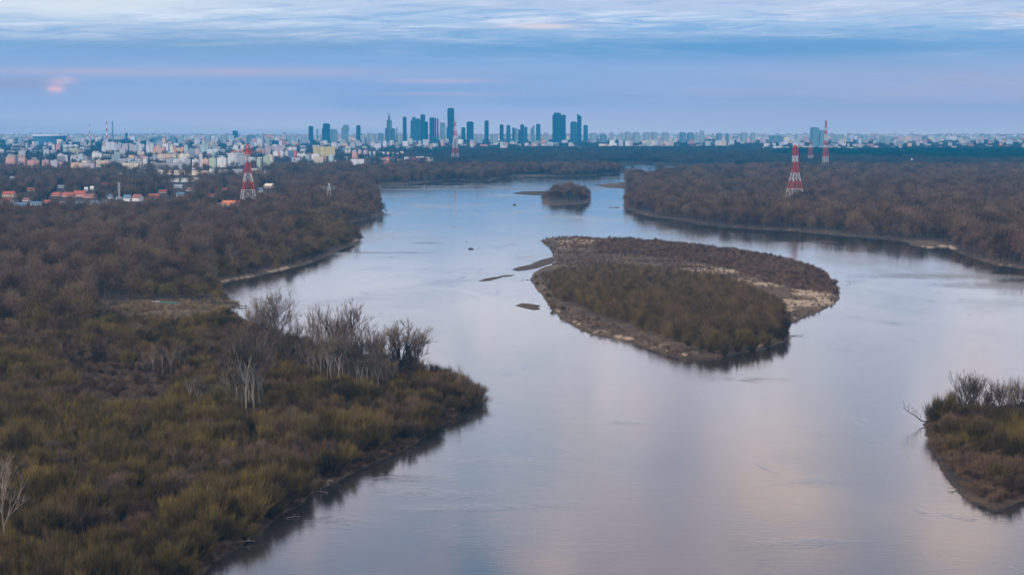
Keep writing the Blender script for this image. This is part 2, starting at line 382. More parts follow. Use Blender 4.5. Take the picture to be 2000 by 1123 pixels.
# ------------------------------------------------------------------ terrain sheets
def grid_mesh(name, x, y, z, cover, keep, mat):
    nr, nc = x.shape
    idx = np.arange(nr*nc).reshape(nr, nc)
    q = np.stack([idx[:-1,:-1], idx[:-1,1:], idx[1:,1:], idx[1:,:-1]], -1).reshape(-1, 4)
    k = keep.reshape(-1); q = q[k[q].any(1)]
    used = np.unique(q); remap = np.full(nr*nc, -1); remap[used] = np.arange(len(used)); q = remap[q]
    me = bpy.data.meshes.new(name)
    co = np.stack([x.ravel(), y.ravel(), z.ravel()], 1)[used]
    me.vertices.add(len(co)); me.vertices.foreach_set('co', co.ravel())
    me.loops.add(q.size); me.loops.foreach_set('vertex_index', q.ravel())
    me.polygons.add(len(q)); me.polygons.foreach_set('loop_start', np.arange(0, q.size, 4)); me.polygons.foreach_set('loop_total', np.full(len(q), 4))
    me.update(calc_edges=True)
    at = me.color_attributes.new('cover', 'FLOAT_COLOR', 'POINT')
    cc = np.ones((len(co), 4)); cc[:,:3] = cover.reshape(-1, 3)[used]; at.data.foreach_set('color', cc.ravel())
    me.polygons.foreach_set('use_smooth', np.ones(len(q), bool))
    me.materials.append(mat)
    o = bpy.data.objects.new(name, me); COL.objects.link(o); return o
def ell(px_, py_, cx, cy_, rx, ry, x, y, sc=9.0, amt=.9):
    return np.clip(1.15 - np.sqrt(((px_-cx)/rx)**2 + ((py_-cy_)/ry)**2) + (fbm(x/sc, y/sc, 77)-.5)*amt, 0, 1)
rows = np.concatenate([np.arange(1330, 300, -2.0), np.arange(300, 266.9, -1.0)])
cols = np.arange(-420, 2421, 3.0)
PXg, PYg = np.meshgrid(cols, rows)
gx, gy = G(PXg, PYg)
gd = land_mass(gx, gy); gz = main_h(gx, gy, gd)
cov = np.zeros(gx.shape+(3,))
shore_n = fbm(gx/25.0, gy/25.0, 15)
# pale dry grass and sand on the banks
cov[...,1] = np.clip(1-(gd-2)/(5+14*shore_n), 0, 1)*np.clip(shore_n*1.8-.15, 0, 1)
patchy = np.clip(fbm(gx/70.0, gy/70.0, 19)*3.2-1.25, 0, 1)
cov[...,0] = np.clip(1-np.abs(gd-3)/(2.5+5*shore_n), 0, 1)*np.clip((shore_n-.36)*3.0, 0, .9)*np.clip(patchy*1.3, 0, 1)
cov[...,1] *= .35+.65*patchy
cov[...,2] = np.clip(1-gd/1.2, 0, 1)
for cx, cy_, rx, ry, a in [(320,612,140,17,1.0),(280,598,110,8,.9),(250,760,90,22,.25),(1195,362,36,8,1.0),(1808,477,46,7,1.0),(1930,512,60,7,.8),(1040,346,36,5,1.0),(850,358,70,4,.9),(770,362,36,4,.9),(1190,340,50,4,.8),(1420,383,60,7,.9),(1600,456,200,7,.5),(1400,350,30,6,.6),(620,700,60,14,.35),(200,595,20,8,.8)]:
    cov[...,1] = np.maximum(cov[...,1], ell(PXg, PYg, cx, cy_, rx, ry, gx, gy)*a)
g_ob = grid_mesh('ground', gx, gy, gz, cov, gz > -1.0, M_ground); tag(g_ob, kind='structure')
del cov, gz, gd

for i, (nm, pl, hh, ww) in enumerate(ISLES):
    lo = W_ISLES[i].min(0)-6; hi = W_ISLES[i].max(0)+6
    big = i in (0, 7)
    nx = 420 if big else 110; ny = 420 if big else 110
    xx, yy = np.meshgrid(np.linspace(lo[0], hi[0], nx), np.linspace(lo[1], hi[1], ny))
    zz, dd = isle_h(i, xx, yy)
    cv = np.zeros(xx.shape+(3,)); pxx, pyy = PX(xx, yy)
    sn = fbm(xx/12.0, yy/12.0, 15)
    cv[...,2] = np.clip(1-dd/1.0, 0, 1)
    if i == 0:
        cv[...,1] = np.clip(fbm(xx/16.0, yy/16.0, 55)*3.0-.85, .3, 1)*np.where(pyy < 590, 1, .85)
        rim = np.clip(1-np.abs(dd-3.5)/(1.5+4*sn), 0, 1)*np.clip(fbm(xx/7.0, yy/7.0, 23)*3-.95, 0, 1)
        cv[...,1] = np.maximum(cv[...,1], rim*.9); cv[...,0] = rim*np.clip((sn-.33)*2.8, 0, .9)*np.where(pyy > 600, 1, .5)
        for cx, cy_, rx, ry, a in [(1100,480,30,14,.8),(1145,474,52,8,1.0),(1090,500,14,14,.7),(1170,652,40,5,.6),(1270,682,50,5,.6),(1420,697,50,4,.5),(1060,560,10,14,.5),(1215,664,60,6,.5),(1340,696,60,5,.5),(1120,470,40,5,.6),(1585,577,60,9,1.1),(1560,598,56,11,1.1),(1606,592,40,12,1.05),(1500,562,90,6,1.0),(1430,553,80,6,.8),(1400,535,110,9,.85),(1540,612,26,8,.8),(1350,522,70,4,.5),(1100,545,24,5,.6),(1090,520,20,6,.55),(1250,515,60,5,.35),(1180,505,50,5,.3)]:
            cv[...,0] = np.maximum(cv[...,0], ell(pxx, pyy, cx, cy_, rx, ry, xx, yy, 5.0, 1.3)*a)
        cv[...,1] = np.maximum(cv[...,1], ell(pxx, pyy, 1500, 575, 140, 26, xx, yy, 8.0, 1.0)*.8)
        mud = ell(pxx, pyy, 1085, 486, 22, 26, xx, yy)*.6
        cv[...,2] = np.maximum(cv[...,2], mud)
    elif i == 7:
        cv[...,1] = np.clip(.9-dd/4+(sn-.5), 0, 1)*.4
        mud = ell(pxx, pyy, 1862, 930, 26, 50, xx, yy, 6.0, .4); cv[...,2] = np.maximum(cv[...,2], mud*.85)
        cv[...,0] = ell(pxx, pyy, 1950, 975, 40, 14, xx, yy, 4.0, 1.0)*.55
        zz = np.where(dd > 0, zz*(1-.75*np.clip(mud*1.4, 0, 1)), zz)
    elif i == 5:
        cv[...,1] = np.clip(1.2-dd/12, 0, 1)*.7
    elif i == 4:
        cv[...,1] = .35
    else:
        cv[...,1] = .55 if i != 6 else .3; cv[...,2] = np.maximum(cv[...,2], .45)
    tag(grid_mesh(nm, xx, yy, zz, cv, zz > -.9, M_ground), kind='structure')

wm = MB(); wm.add([(-9000,200,0),(9000,200,0),(9000,9000,0),(-9000,9000,0)], [(0,1,2,3)])
tag(wm.build('river_water', M_water), kind='structure')

def gh(x, y):
    """ground height at points: main land or islands"""
    x = np.atleast_1d(np.asarray(x, float)); y = np.atleast_1d(np.asarray(y, float))
    z = main_h(x, y)
    for i in (0, 1, 2, 4, 5, 6, 7): z = np.maximum(z, isle_h(i, x, y)[0])
    return z
def gp(px, py):
    x, y = G(px, py, 2.0); return float(x), float(y), float(gh(x, y)[0])

# ------------------------------------------------------------------ plants: prototypes
def rv(rng): return Vector((rng.uniform(-1,1), rng.uniform(-1,1), rng.uniform(-1,1)))
def grow(wd, cr, rng, p, d, L, r, lev, P):
    """limb from p along d, splitting; the last level carries twigs"""
    n = 3 if lev < 2 else 2
    pts = [p]
    for i in range(n):
        d = (d + rv(rng)*P['bend'] + Vector((0,0,P['lift']))).normalized()
        q = pts[-1] + d*L/n; r2 = r*(1-.28*(i+1)/n*1.2)
        wd.tube(pts[-1], q, r*(1-.28*i/n*1.2), r2, 4 if lev < 2 else 3, cap=False); pts.append(q)
    if lev < P['levels']:
        k = P['kids'][lev]
        for j in range(k):
            f = 1.0 if j == 0 else rng.uniform(.35, 1.0)
            a = pts[int(min(n-1, f*n))]; b_ = pts[min(n, int(min(n-1, f*n))+1)]
            o = a.lerp(b_, (f*n) % 1 if f < 1 else 1)
            side = rv(rng); side = (side - d*side.dot(d))
            if side.length < .05: continue
            side.normalize(); sp = P['spread'] if j else P['spread']*.5
            nd = (d*math.cos(sp) + side*math.sin(sp)*rng.uniform(.7,1.2)).normalized()
            grow(wd, cr, rng, o, nd, L*P['ratio']*rng.uniform(.75,1.15), r*.58, lev+1, P)
    else:
        for j in range(P['twigs']):
            o = pts[rng.randrange(n)].lerp(pts[-1], rng.random())
            nd = (d*.7 + rv(rng)*.75 + Vector((0,0,.35))).normalized()
            cr.sliver(o, nd, P['tl']*rng.uniform(.5,1.2), P['tw'], rng)
def proto_tree(seed, H=12, trunk=.28, limbs=6, P=None, barkm=None, twigm=None, tr=.22, stems=1, base_spread=0.0):
    rng = random.Random(seed); wd = MB(); cr = MB()
    PP = dict(bend=.16, lift=.08, levels=3, kids=[4,4,3], spread=.62, ratio=.66, twigs=9, tl=1.1, tw=.05); PP.update(P or {})
    for s_ in range(stems):
        an = rng.uniform(0, 6.28); off = Vector((math.cos(an), math.sin(an), 0))*base_spread*(rng.random()**.5)
        lean = off*(.12/max(base_spread,.1)) if stems > 1 else rv(rng)*.05
        p = off.copy(); d = Vector((lean.x*1.5, lean.y*1.5, 1)).normalized(); top = H*trunk*rng.uniform(.85,1.15)
        r0 = tr*rng.uniform(.8,1.1)
        q = p + d*top
        wd.tube(p - Vector((0,0,1.0)), p, r0*1.25, r0*1.1, 5, False); wd.tube(p, q, r0*1.1, r0*.85, 5, False)
        rest = H-top
        for j in range(limbs):
            an = 2*math.pi*j/limbs + rng.uniform(-.5,.5)
            sp = PP['spread']*(.15 if j == 0 else rng.uniform(.65,1.15))
            nd = Vector((math.cos(an)*math.sin(sp), math.sin(an)*math.sin(sp), math.cos(sp)))
            if stems > 1: nd = (nd + d*.3).normalized()
            st_ = q if j < 3 else p + d*top*rng.uniform(.6, 1.0)
            grow(wd, cr, rng, st_, nd, rest*.42*rng.uniform(.85,1.1), r0*(.62 if j else .75), 1, PP)
    return wd.mesh('trunk', barkm or M_bark), cr.mesh('crown', twigm or M_tree)
def proto_bush(seed, H=4.5, Wd=3.6, n=16, tw=.06, tpb=34, twigm=None, up=.5):
    rng = random.Random(seed); wd = MB(); cr = MB()
    for i in range(n):
        an = rng.uniform(0, 6.28); rr = rng.random()**.6
        tgt = Vector((math.cos(an)*rr*Wd*.85, math.sin(an)*rr*Wd*.85, H*math.sqrt(max(.05, 1-rr*rr*.85))*rng.uniform(.55,.85)))
        p = Vector((math.cos(an)*.5*rr, math.sin(an)*.5*rr, -.4)); mid = p.lerp(tgt, .5) + Vector((0,0,H*.06)) + rv(rng)*.2
        wd.tube(p, mid, .07, .05, 3, False); wd.tube(mid, tgt, .05, .025, 3, False)
        for j in range(tpb):
            f = rng.random()**.6; o = (mid.lerp(tgt, f*2-1) if f > .5 else p.lerp(mid, f*2)) + rv(rng)*.35
            dirn = ((tgt-p).normalized()*.7 + Vector((0,0,up)) + rv(rng)*.55)
            cr.sliver(o, dirn, H*.30*rng.uniform(.5,1.25), tw, rng)
    return wd.mesh('stems', M_bark), cr.mesh('crown', twigm or M_willow)
def crown_cloud(cr, rng, c, rx, rz, n, L, wd, up=.6):
    """loose dome of twig sprays on uneven boughs"""
    lobes = [(c + Vector((rng.uniform(-.55,.55)*rx, rng.uniform(-.55,.55)*rx, rng.uniform(-.5,.6)*rz)), rng.uniform(.45,.75)) for _ in range(5)]
    for i in range(n):
        lc, ls = lobes[rng.randrange(5)]
        v = rv(rng)
        while v.length > 1 or v.length < .25: v = rv(rng)
        o = lc + Vector((v.x*rx*ls, v.y*rx*ls, v.z*rz*ls))
        cr.sliver(o, v*.9 + Vector((0,0,up)) + rv(rng)*.35, L*rng.uniform(.6,1.2), wd*rng.uniform(.7,1.3), rng)
def proto_far(seed, H, rx, n, L, wd, mat, trunkr=.28, bark=None, crown_lo=.25):
    """whole tree in one mesh, for the woods"""
    rng = random.Random(seed); cr = MB(); tk = MB()
    cz = H*(1+crown_lo)/2
    crown_cloud(cr, rng, Vector((0,0,cz)), rx, (H-H*crown_lo)/2*1.05, n, L, wd)
    tk.tube((0,0,-1), (rng.uniform(-.4,.4), rng.uniform(-.4,.4), H*.72), trunkr, trunkr*.3, 3, False)
    for k in range(4):
        an = rng.uniform(0, 6.28); z = H*rng.uniform(.3,.6)
        tk.tube((0,0,z), (math.cos(an)*rx*.7, math.sin(an)*rx*.7, z+H*.27), trunkr*.5, trunkr*.15, 3, False)
    me = cr.mesh('woodland_tree', mat); k = len(cr.v)
    full = bpy.data.meshes.new('woodland_tree'); full.from_pydata(cr.v+tk.v, [], cr.f+[tuple(i+k for i in f) for f in tk.f])
    full.materials.append(mat); full.materials.append(bark or M_bark)
    mi = np.zeros(len(full.polygons), np.int32); mi[len(cr.f):] = 1; full.polygons.foreach_set('material_index', mi)
    bpy.data.meshes.remove(me); full.update(); return full
def proto_conifer(seed, H, r, mat, tiers=9, per=26):
    rng = random.Random(seed); cr = MB(); tk = MB()
    tk.tube((0,0,-1), (0,0,H*.95), .2, .04, 4, False)
    for i in range(tiers):
        z = H*(.12+.85*i/tiers); rr = r*(1-i/tiers)**.8
        for j in range(per):
            an = rng.uniform(0, 6.28); d = Vector((math.cos(an), math.sin(an), rng.uniform(-.35,.15)))
            cr.sliver(Vector((0,0,z+rng.uniform(-.5,.5))), d, rr*rng.uniform(.6,1.1), .7*rr/r+.2, rng)
    cr.sliver(Vector((0,0,H*.9)), Vector((0,0,1)), H*.1, .3, rng)
    return tk.mesh('trunk', M_bark), cr.mesh('crown', mat)
def proto_clump(seed, mat, n=12, size=38, H=15, per=70, trunks=True):
    rng = random.Random(seed); cr = MB()
    for i in range(n):
        h = H*rng.uniform(.6,1.15); rx = h*.36*rng.uniform(.8,1.2)
        crown_cloud(cr, rng, Vector((rng.uniform(-.5,.5)*size, rng.uniform(-.5,.5)*size, h*.58)), rx, h*.45, per, h*.22, .55, .5)
    return cr.mesh('forest_patch', mat)

BUSH = [proto_bush(10+i, 4.6, 3.5, 26, .045, 62, up=.45+.15*(i%3)) for i in range(5)]
BBUSH = [proto_bush(20+i, 4.0, 3.2, 22, .042, 56, twigm=M_brush, up=.6) for i in range(3)]
BROAD = [proto_tree(34+i, 12, .24, 8, dict(spread=.60, kids=[0,4,3,3], levels=4, twigs=11, tl=1.0, tw=.034, lift=.05, ratio=.66), twigm=M_htwig) for i in range(3)]
UPR = [proto_tree(40+i, 12, .18, 5, dict(spread=.46, kids=[0,4,3,3], levels=4, twigs=9, tl=1.0, tw=.030, lift=.11, ratio=.70), twigm=M_htwig) for i in range(3)]
MULTI = [proto_tree(50+i, 12, .16, 3, dict(spread=.62, kids=[0,3,3,3], levels=4, twigs=8, tl=1.0, tw=.032, lift=.05, ratio=.70), stems=6, base_spread=1.6, tr=.14, twigm=M_htwig) for i in range(2)]
BIRCH = [proto_tree(60+i, 12, .34, 6, dict(spread=.36, kids=[0,3,3], levels=3, twigs=13, tl=1.2, tw=.045, lift=.08, ratio=.62), barkm=M_birch, twigm=M_btwig, tr=.095) for i in range(3)]
DEADT = proto_tree(71, 10, .30, 5, dict(spread=.62, kids=[0,3,3,2], levels=4, twigs=4, tl=.9, tw=.035), barkm=M_dead, twigm=M_dead, tr=.13)
MID = [proto_far(80+i, 13, 4.4+.5*(i%3), 620, 1.9, .13, M_tree, .2) for i in range(5)]
MIDW = [proto_far(90+i, 13, 3.4, 420, 2.0, .12, M_btwig, .22, M_birch, .35) for i in range(2)]
MIDB = [proto_far(95+i, 7, 4.6, 560, 1.5, .12, M_willow, .12, None, .05) for i in range(3)]
FAR = [proto_far(100+i, 15, 5.4+.6*(i%2), 260, 2.6, .30, M_tree, .35) for i in range(4)]
CON = [proto_conifer(110+i, 12, 3.0, M_conif) for i in range(2)]
CLUMP = [proto_clump(120+i, M_farwood) for i in range(3)]
PCLUMP = [proto_clump(130+i, M_conif, 14, 38, 14, 60) for i in range(2)]
SHRUB = [proto_far(140+i, 2.6, 1.9, 230, .9, .085, M_brush, .05, None, .05) for i in range(3)]

def place(name, meshes, parts, x, y, z, s, rz, label, cat, group, wide=1.0):
    o = empty(name, (x, y, z), rz, (s*wide, s*wide, s)); tag(o, label, cat, group)
    for pn, me in zip(parts, meshes):
        c_ = bpy.data.objects.new(pn, me); COL.objects.link(c_); c_.parent = o
    return o
def where(px, py): return f"@{px:.1f},{py:.1f}"

# ------------------------------------------------------------------ scatter: candidates over the whole landscape
rs = np.random.RandomState(5)
def jitter(x0, x1, y0_, y1, s):
    xs = np.arange(x0, x1, s); ys = np.arange(y0_, y1, s)
    a, b_ = np.meshgrid(xs, ys); a = a + rs.uniform(-.48,.48,a.shape)*s; b_ = b_ + rs.uniform(-.48,.48,b_.shape)*s
    a = a.ravel(); b_ = b_.ravel()
    px_, py_ = PX(a, b_, 2.0); k = (px_ > -160) & (px_ < 2160) & (py_ < 1250)
    return a[k], b_[k], px_[k], py_[k]
def inpoly(px_, py_, poly):
    return sdist(np.asarray(px_, float), np.asarray(py_, float), np.array(poly, float), 3000.0) > 0
SCATTER_SRC = []
def scatter(name, protos, x, y, z, s, rz, idx, label=None, cat=None, wide=None):
    """one object of kind stuff: a cloud of points carrying the prototypes"""
    me = bpy.data.meshes.new(name); n = len(x)
    me.vertices.add(n); me.vertices.foreach_set('co', np.stack([x, y, z], 1).ravel())
    wd_ = s if wide is None else s*wide
    for an, typ, arr in (('srot', 'FLOAT_VECTOR', np.stack([np.zeros(n), np.zeros(n), rz], 1).ravel()), ('sscl', 'FLOAT_VECTOR', np.stack([wd_, wd_, s], 1).ravel())):
        a = me.attributes.new(an, typ, 'POINT'); a.data.foreach_set('vector', arr)
    a = me.attributes.new('sidx', 'INT', 'POINT'); a.data.foreach_set('value', idx.astype(np.int32))
    o = bpy.data.objects.new(name, me); COL.objects.link(o); tag(o, label, cat, kind='stuff')
    ng = bpy.data.node_groups.new(name, 'GeometryNodeTree')
    ng.interface.new_socket('Geometry', in_out='INPUT', socket_type='NodeSocketGeometry'); ng.interface.new_socket('Geometry', in_out='OUTPUT', socket_type='NodeSocketGeometry')
    N, L = ng.nodes, ng.links
    gi = N.new('NodeGroupInput'); go = N.new('NodeGroupOutput'); iop = N.new('GeometryNodeInstanceOnPoints'); jn = N.new('GeometryNodeJoinGeometry')
    for src in protos:
        oi = N.new('GeometryNodeObjectInfo'); oi.inputs[0].default_value = src; oi.transform_space = 'ORIGINAL'
        oi.inputs[1].default_value = False
        g2 = N.new('GeometryNodeGeometryToInstance'); L.new(oi.outputs['Geometry'], g2.inputs[0]); L.new(g2.outputs[0], jn.inputs[0])
    def na(an, dt):
        q = N.new('GeometryNodeInputNamedAttribute'); q.data_type = dt; q.inputs[0].default_value = an; return q.outputs[0]
    L.new(gi.outputs[0], iop.inputs['Points']); L.new(jn.outputs[0], iop.inputs['Instance'])
    iop.inputs['Pick Instance'].default_value = True
    L.new(na('sidx', 'INT'), iop.inputs['Instance Index']); L.new(na('srot', 'FLOAT_VECTOR'), iop.inputs['Rotation']); L.new(na('sscl', 'FLOAT_VECTOR'), iop.inputs['Scale'])
    L.new(iop.outputs[0], go.inputs[0])
    md = o.modifiers.new('scatter', 'NODES'); md.node_group = ng
    return o
def source(name, mesh, px, py, label, cat, group, s=1.0):
    """a real plant standing in the scene whose mesh the woods repeat"""
    x, y, z = gp(px, py); o = bpy.data.objects.new(name, mesh); COL.objects.link(o); o.location = (x, y, z-.2)
    tag(o, label, cat, group); return o

def rnd(n, a, b_): return rs.uniform(a, b_, n)
CLEAR = [  ([(1196,320),(1262,321),(1335,324),(1440,324),(1440,334),(1330,341),(1290,352),(1262,356),(1232,345),(1200,332)], .015), ([(1762,466),(1856,474),(1856,488),(1762,480)], .0), ([(1150,353),(1224,353),(1224,371),(1150,366)], .0), ([(995,342),(1075,341),(1075,350),(995,350)], .0), ([(740,358),(835,355),(835,364),(740,368)], .25),  # open ground, in the photograph's pixels: (polygon, keep share)
 ([(190,596),(300,588),(470,588),(470,612),(440,628),(300,634),(200,622)], .0),
 ([(140,730),(330,738),(335,800),(200,800)], .22),
 ([(540,676),(700,694),(800,716),(860,738),(860,752),(700,742),(560,725)], .12),
 ([(1380,372),(1470,374),(1480,392),(1390,396)], .1), ([(1375,344),(1430,344),(1430,356),(1375,356)], .15),
 ([(505,347),(690,347),(680,354),(510,356)], .02)]
TOWN = [(-200,283),(850,283),(860,330),(700,333),(560,333),(420,362),(240,362),(0,338),(-200,338)]
HOUSES = [(-200,372),(300,370),(560,372),(560,412),(450,412),(300,402),(140,432),(-200,432)]
def keepmask(px_, py_, n):
    k = np.ones(n)
    for poly, a in CLEAR: k = np.where(inpoly(px_, py_, poly), a, k)
    return k

Wt=(.72,.72,.72); Cr=(.74,.66,.50); Pk=(.62,.34,.30); Or=(.82,.38,.14); Pe=(.76,.52,.36); Gy=(.46,.46,.50); Mv=(.52,.44,.48); Gn=(.46,.56,.42); Bl=(.14,.24,.34); Te=(.42,.54,.56); Ye=(.68,.60,.28); Ol=(.50,.50,.30)
names = {Wt:'white',Cr:'cream',Pk:'pink',Or:'orange',Pe:'peach',Gy:'grey',Mv:'mauve',Gn:'pale green',Bl:'dark blue',Te:'teal grey',Ye:'yellow',Ol:'olive'}
RT=(.36,.09,.06); RD=(.24,.10,.09); BR=(.10,.18,.26); GRf=(.26,.30,.32); OR=(.50,.17,.07); Ww=(.78,.78,.76)
HL = [(18,384,24,10,Cr,RT,'house with a wide red hipped roof at the left edge, upper of two'),(14,396,22,9,Wt,RT,'white house with a red roof at the left edge, lower of two'),
 (112,382,20,6,Pk,RT,'left wing of the long red-roofed row'),(135,383,24,7,Pk,RT,'long red-roofed row house, second from its left end'),(156,383,22,10,Pk,RT,'tallest ridge of the long red-roofed row'),(176,385,20,6,Pk,RD,'right wing of the long red-roofed row'),
 (216,387,10,7,Ww,BR,'small white house left of the bright gabled pair'),(233,392,12,7,Ww,GRf,'low white house under the slim lattice mast'),(249,392,14,11,Ww,BR,'bright white gabled house with a blue roof'),(269,392,20,12,Ww,RD,'large white gabled house with dark red roof'),
 (300,386,20,7,Pk,RT,'red roofed house right of the white gabled houses'),(352,384,14,8,Ww,BR,'white house half hidden by trees, left of the left pylon'),(132,426,12,9,Ww,RD,'small white building with square windows standing in the woods'),(148,427,14,8,Ww,GRf,'pale block beside the small windowed white building in the woods'),
 (448,404,26,12,Cr,OR,'house with bright orange roof beside the left pylon'),(462,402,14,10,Cr,RT,'house with red roof at the foot of the left pylon'),(428,403,10,6,Wt,GRf,'low white shed left of the orange-roofed house'),(508,376,11,9,Ww,BR,'white gabled house just right of the left pylon'),(526,366,18,7,Pe,Cr,'peach flat house on the field edge right of the pylon'),(526,386,9,5,Ww,RT,'tiny white house with red roof right of the pylon'),
 (40,402,24,6,Gy,BR,'grey house with a blue roof among conifers'),(70,400,20,6,Wt,BR,'long low blue-roofed house left of the brown trees'),(160,400,24,6,Gy,BR,'blue roofed house below the long red-roofed row'),(186,400,18,7,Wt,BR,'pale house with a steep blue roof below the red row'),(168,372,6,6,Ww,Ww,'small white gable above the long red-roofed row'),(180,370,6,6,Ww,Ww,'tiny white gable right of another above the red row'),
 (16,434,14,5,Ww,GRf,'low white roof showing above trees at the left edge'),(84,426,12,4,Ww,GRf,'low white building behind the conifers'),(25,350,14,5,Gy,GRf,'grey building deep in the woods at the far left'),(330,395,14,5,Ww,GRf,'pale low house among trees near the middle of the left woods'),(395,396,12,5,Gy,RT,'small house with dull roof left of the orange roof'),(52,392,12,5,Wt,RD,'small white house with dark red roof between the conifers'),(92,396,11,5,Cr,RT,'cream house with red roof just below the left wing of the red row'),(122,399,12,5,Ww,GRf,'white house with grey roof under the red row'),(205,396,10,5,Ww,BR,'white cottage with blue roof left of the bright gables'),(318,376,14,5,Cr,RT,'cream house with red roof behind the white gabled group'),(372,372,14,5,Wt,RD,'white house with dark red roof left of the pylon, farther back'),(412,384,12,5,Ww,RT,'white house with red roof left of the pylon foot'),(348,366,16,5,Wt,GRf,'pale long house behind the trees left of the pylon'),(205,362,14,5,Wt,RT,'white house with red roof behind the slim mast'),(60,372,14,5,Cr,RT,'cream house with red roof behind the wide hipped house'),(120,366,12,4,Wt,GRf,'small pale house beyond the red row'),(440,372,12,5,Wt,RT,'small white house with red roof just left of the pylon')]
BL = [ # x0,x1,top,base,colour
 (12,32,308,326,Pk),(36,43,308,325,Mv),(43,51,308,328,Pk),(54,77,313,328,Pk),(83,96,313,329,Pk),(117,124,317,330,Pk),(99,117,314,328,Gy),(138,160,318,328,Pe),(160,185,314,322,Cr),(162,186,319,328,Mv),(187,200,313,326,Cr),(200,213,314,326,Pe),
 (205,224,278,297,Wt),(224,237,283,297,Gy),(199,207,286,301,Wt),(240,252,283,297,Mv),(253,262,282,297,Gy),(101,108,283,297,Wt),(110,118,282,297,Pk),(123,133,283,292,Wt),(134,142,283,291,Wt),(131,156,290,300,Ol),(123,131,289,300,Te),(143,153,283,291,Wt),(180,200,299,312,Wt),(182,196,296,303,Cr),
 (-6,8,292,302,Wt),(13,32,295,299,Wt),(33,52,294,299,Te),(20,46,289,293,Mv),(53,66,289,292,Wt),(60,90,294,298,Te),
 (262,270,284,298,Gy),(270,278,282,299,Wt),(286,293,284,302,Wt),(293,300,281,303,Wt),(304,314,284,301,Pe),(314,324,288,300,Pk),(318,331,281,298,Wt),(333,340,284,301,Cr),(340,346,288,302,Or),(346,352,290,302,Cr),(352,360,288,302,Or),(360,368,284,306,Te),(368,379,290,305,Bl),(381,391,290,307,Mv),(392,408,283,301,Te),(405,416,292,304,Wt),(416,428,291,300,Wt),(430,440,292,301,Gy),(300,305,288,301,Or),
 (298,306,303,320,Gy),(306,320,302,315,Cr),(320,336,301,314,Pe),(336,350,301,313,Pe),(350,373,301,312,Cr),(309,323,311,320,Wt),(323,337,310,320,Gy),(337,350,310,320,Wt),(299,359,319,331,Gy),(360,373,311,330,Gy),(376,390,312,330,Wt),(390,395,301,329,Wt),(395,408,311,329,Pe),(409,424,309,329,Gn),(424,445,308,326,Wt),(445,462,300,323,Wt),(462,480,303,323,Gy),(502,512,311,329,Gn),(514,528,305,328,Gn),(428,440,304,309,Te),(442,456,299,305,Mv),
 (533,555,296,312,Wt),(557,562,295,309,Cr),(562,574,296,312,Bl),(574,581,296,312,(.72,.16,.10)),(561,580,288,297,Wt),(577,600,301,312,Wt),(601,609,301,313,(.75,.20,.10)),(609,625,301,314,Wt),(612,654,287,309,Ye),(518,529,286,303,Mv),(530,555,286,298,Mv),(500,517,290,300,Mv),(456,466,284,296,Wt),(470,478,284,296,Wt),
 (674,679,293,304,Wt),(681,685,293,304,Cr),(688,697,294,304,Gy),(700,706,294,305,Pe),(709,718,294,304,Mv),(721,725,296,304,Te),(729,734,296,304,Cr),(740,744,297,304,Te),(747,751,297,304,Wt),(756,760,297,304,Cr),(765,772,298,304,Gn),(774,779,299,305,Wt),(782,788,296,303,Cr),
 (685,711,311,323,Wt),(674,690,309,314,Wt),(712,730,306,311,Wt),(742,756,309,314,Cr),(777,787,311,316,Pe),(789,800,307,313,Wt),(812,828,306,311,Wt),(835,848,308,313,Wt),
 (397,405,265,277,Wt),(413,421,266,276,Wt),(445,458,265,278,Te),(459,472,270,279,Cr),(473,486,271,279,Pk),(487,502,270,279,Te),(505,517,268,280,Pk),(521,534,263,276,Pk),(537,546,270,278,Wt),(550,560,262,277,Gy),(563,572,267,277,Pe),(574,582,266,277,Gy),(585,591,269,278,Wt),(596,608,262,278,Mv),(616,625,270,278,Pe),(629,638,262,278,Bl),(643,655,270,278,Pe),(646,659,256,271,Wt),(660,671,262,278,Mv),
 (309,322,332,340,Cr),(324,338,332,340,Pe),(340,356,333,341,Cr),(358,372,333,341,Pe),(375,392,333,342,Cr),(394,408,334,343,Pe),(409,420,330,342,Wt),(428,446,332,343,Gy),(240,262,319,327,Cr),(262,279,319,328,Cr),(264,278,311,320,Wt),(280,288,311,329,Wt),(250,263,311,320,Te),(455,475,331,343,Gy),(490,512,329,342,Wt),(515,530,333,344,Gy),
 (328,350,349,355,Wt),(352,370,348,355,Wt),(372,392,347,355,Wt),(225,240,337,341,Wt),
 (1254,1268,275,284,Cr),(1269,1288,275,285,Cr),(1289,1306,276,284,Pe),(1457,1470,270,282,Pe),(1484,1496,272,283,Mv),(1506,1520,272,282,Cr),(1532,1542,268,283,Cr),(1509,1528,286,293,Wt),(1530,1541,287,293,Wt),(1560,1590,286,292,Cr),(1600,1625,287,293,Wt),(1628,1650,288,293,Cr),(1652,1672,288,294,Wt),
 (1713,1727,270,277,Cr),(1680,1692,269,278,Pe),(1756,1768,267,280,Mv),(1768,1780,267,280,Pe),(1775,1800,267,278,Mv),(1825,1846,266,276,Te),(1848,1868,267,276,Wt),(1870,1890,269,277,Cr),(1690,1708,296,299,Te),(1755,1768,293,298,Wt),
 (1880,1920,298,302,Cr),(1922,1964,298,302,Wt),(1775,1804,318,325,Wt),(1838,1848,321,325,Wt),(1976,1995,326,334,Wt),(100,125,272,280,Te),(146,160,268,280,Te)]
BLOCKS = BL
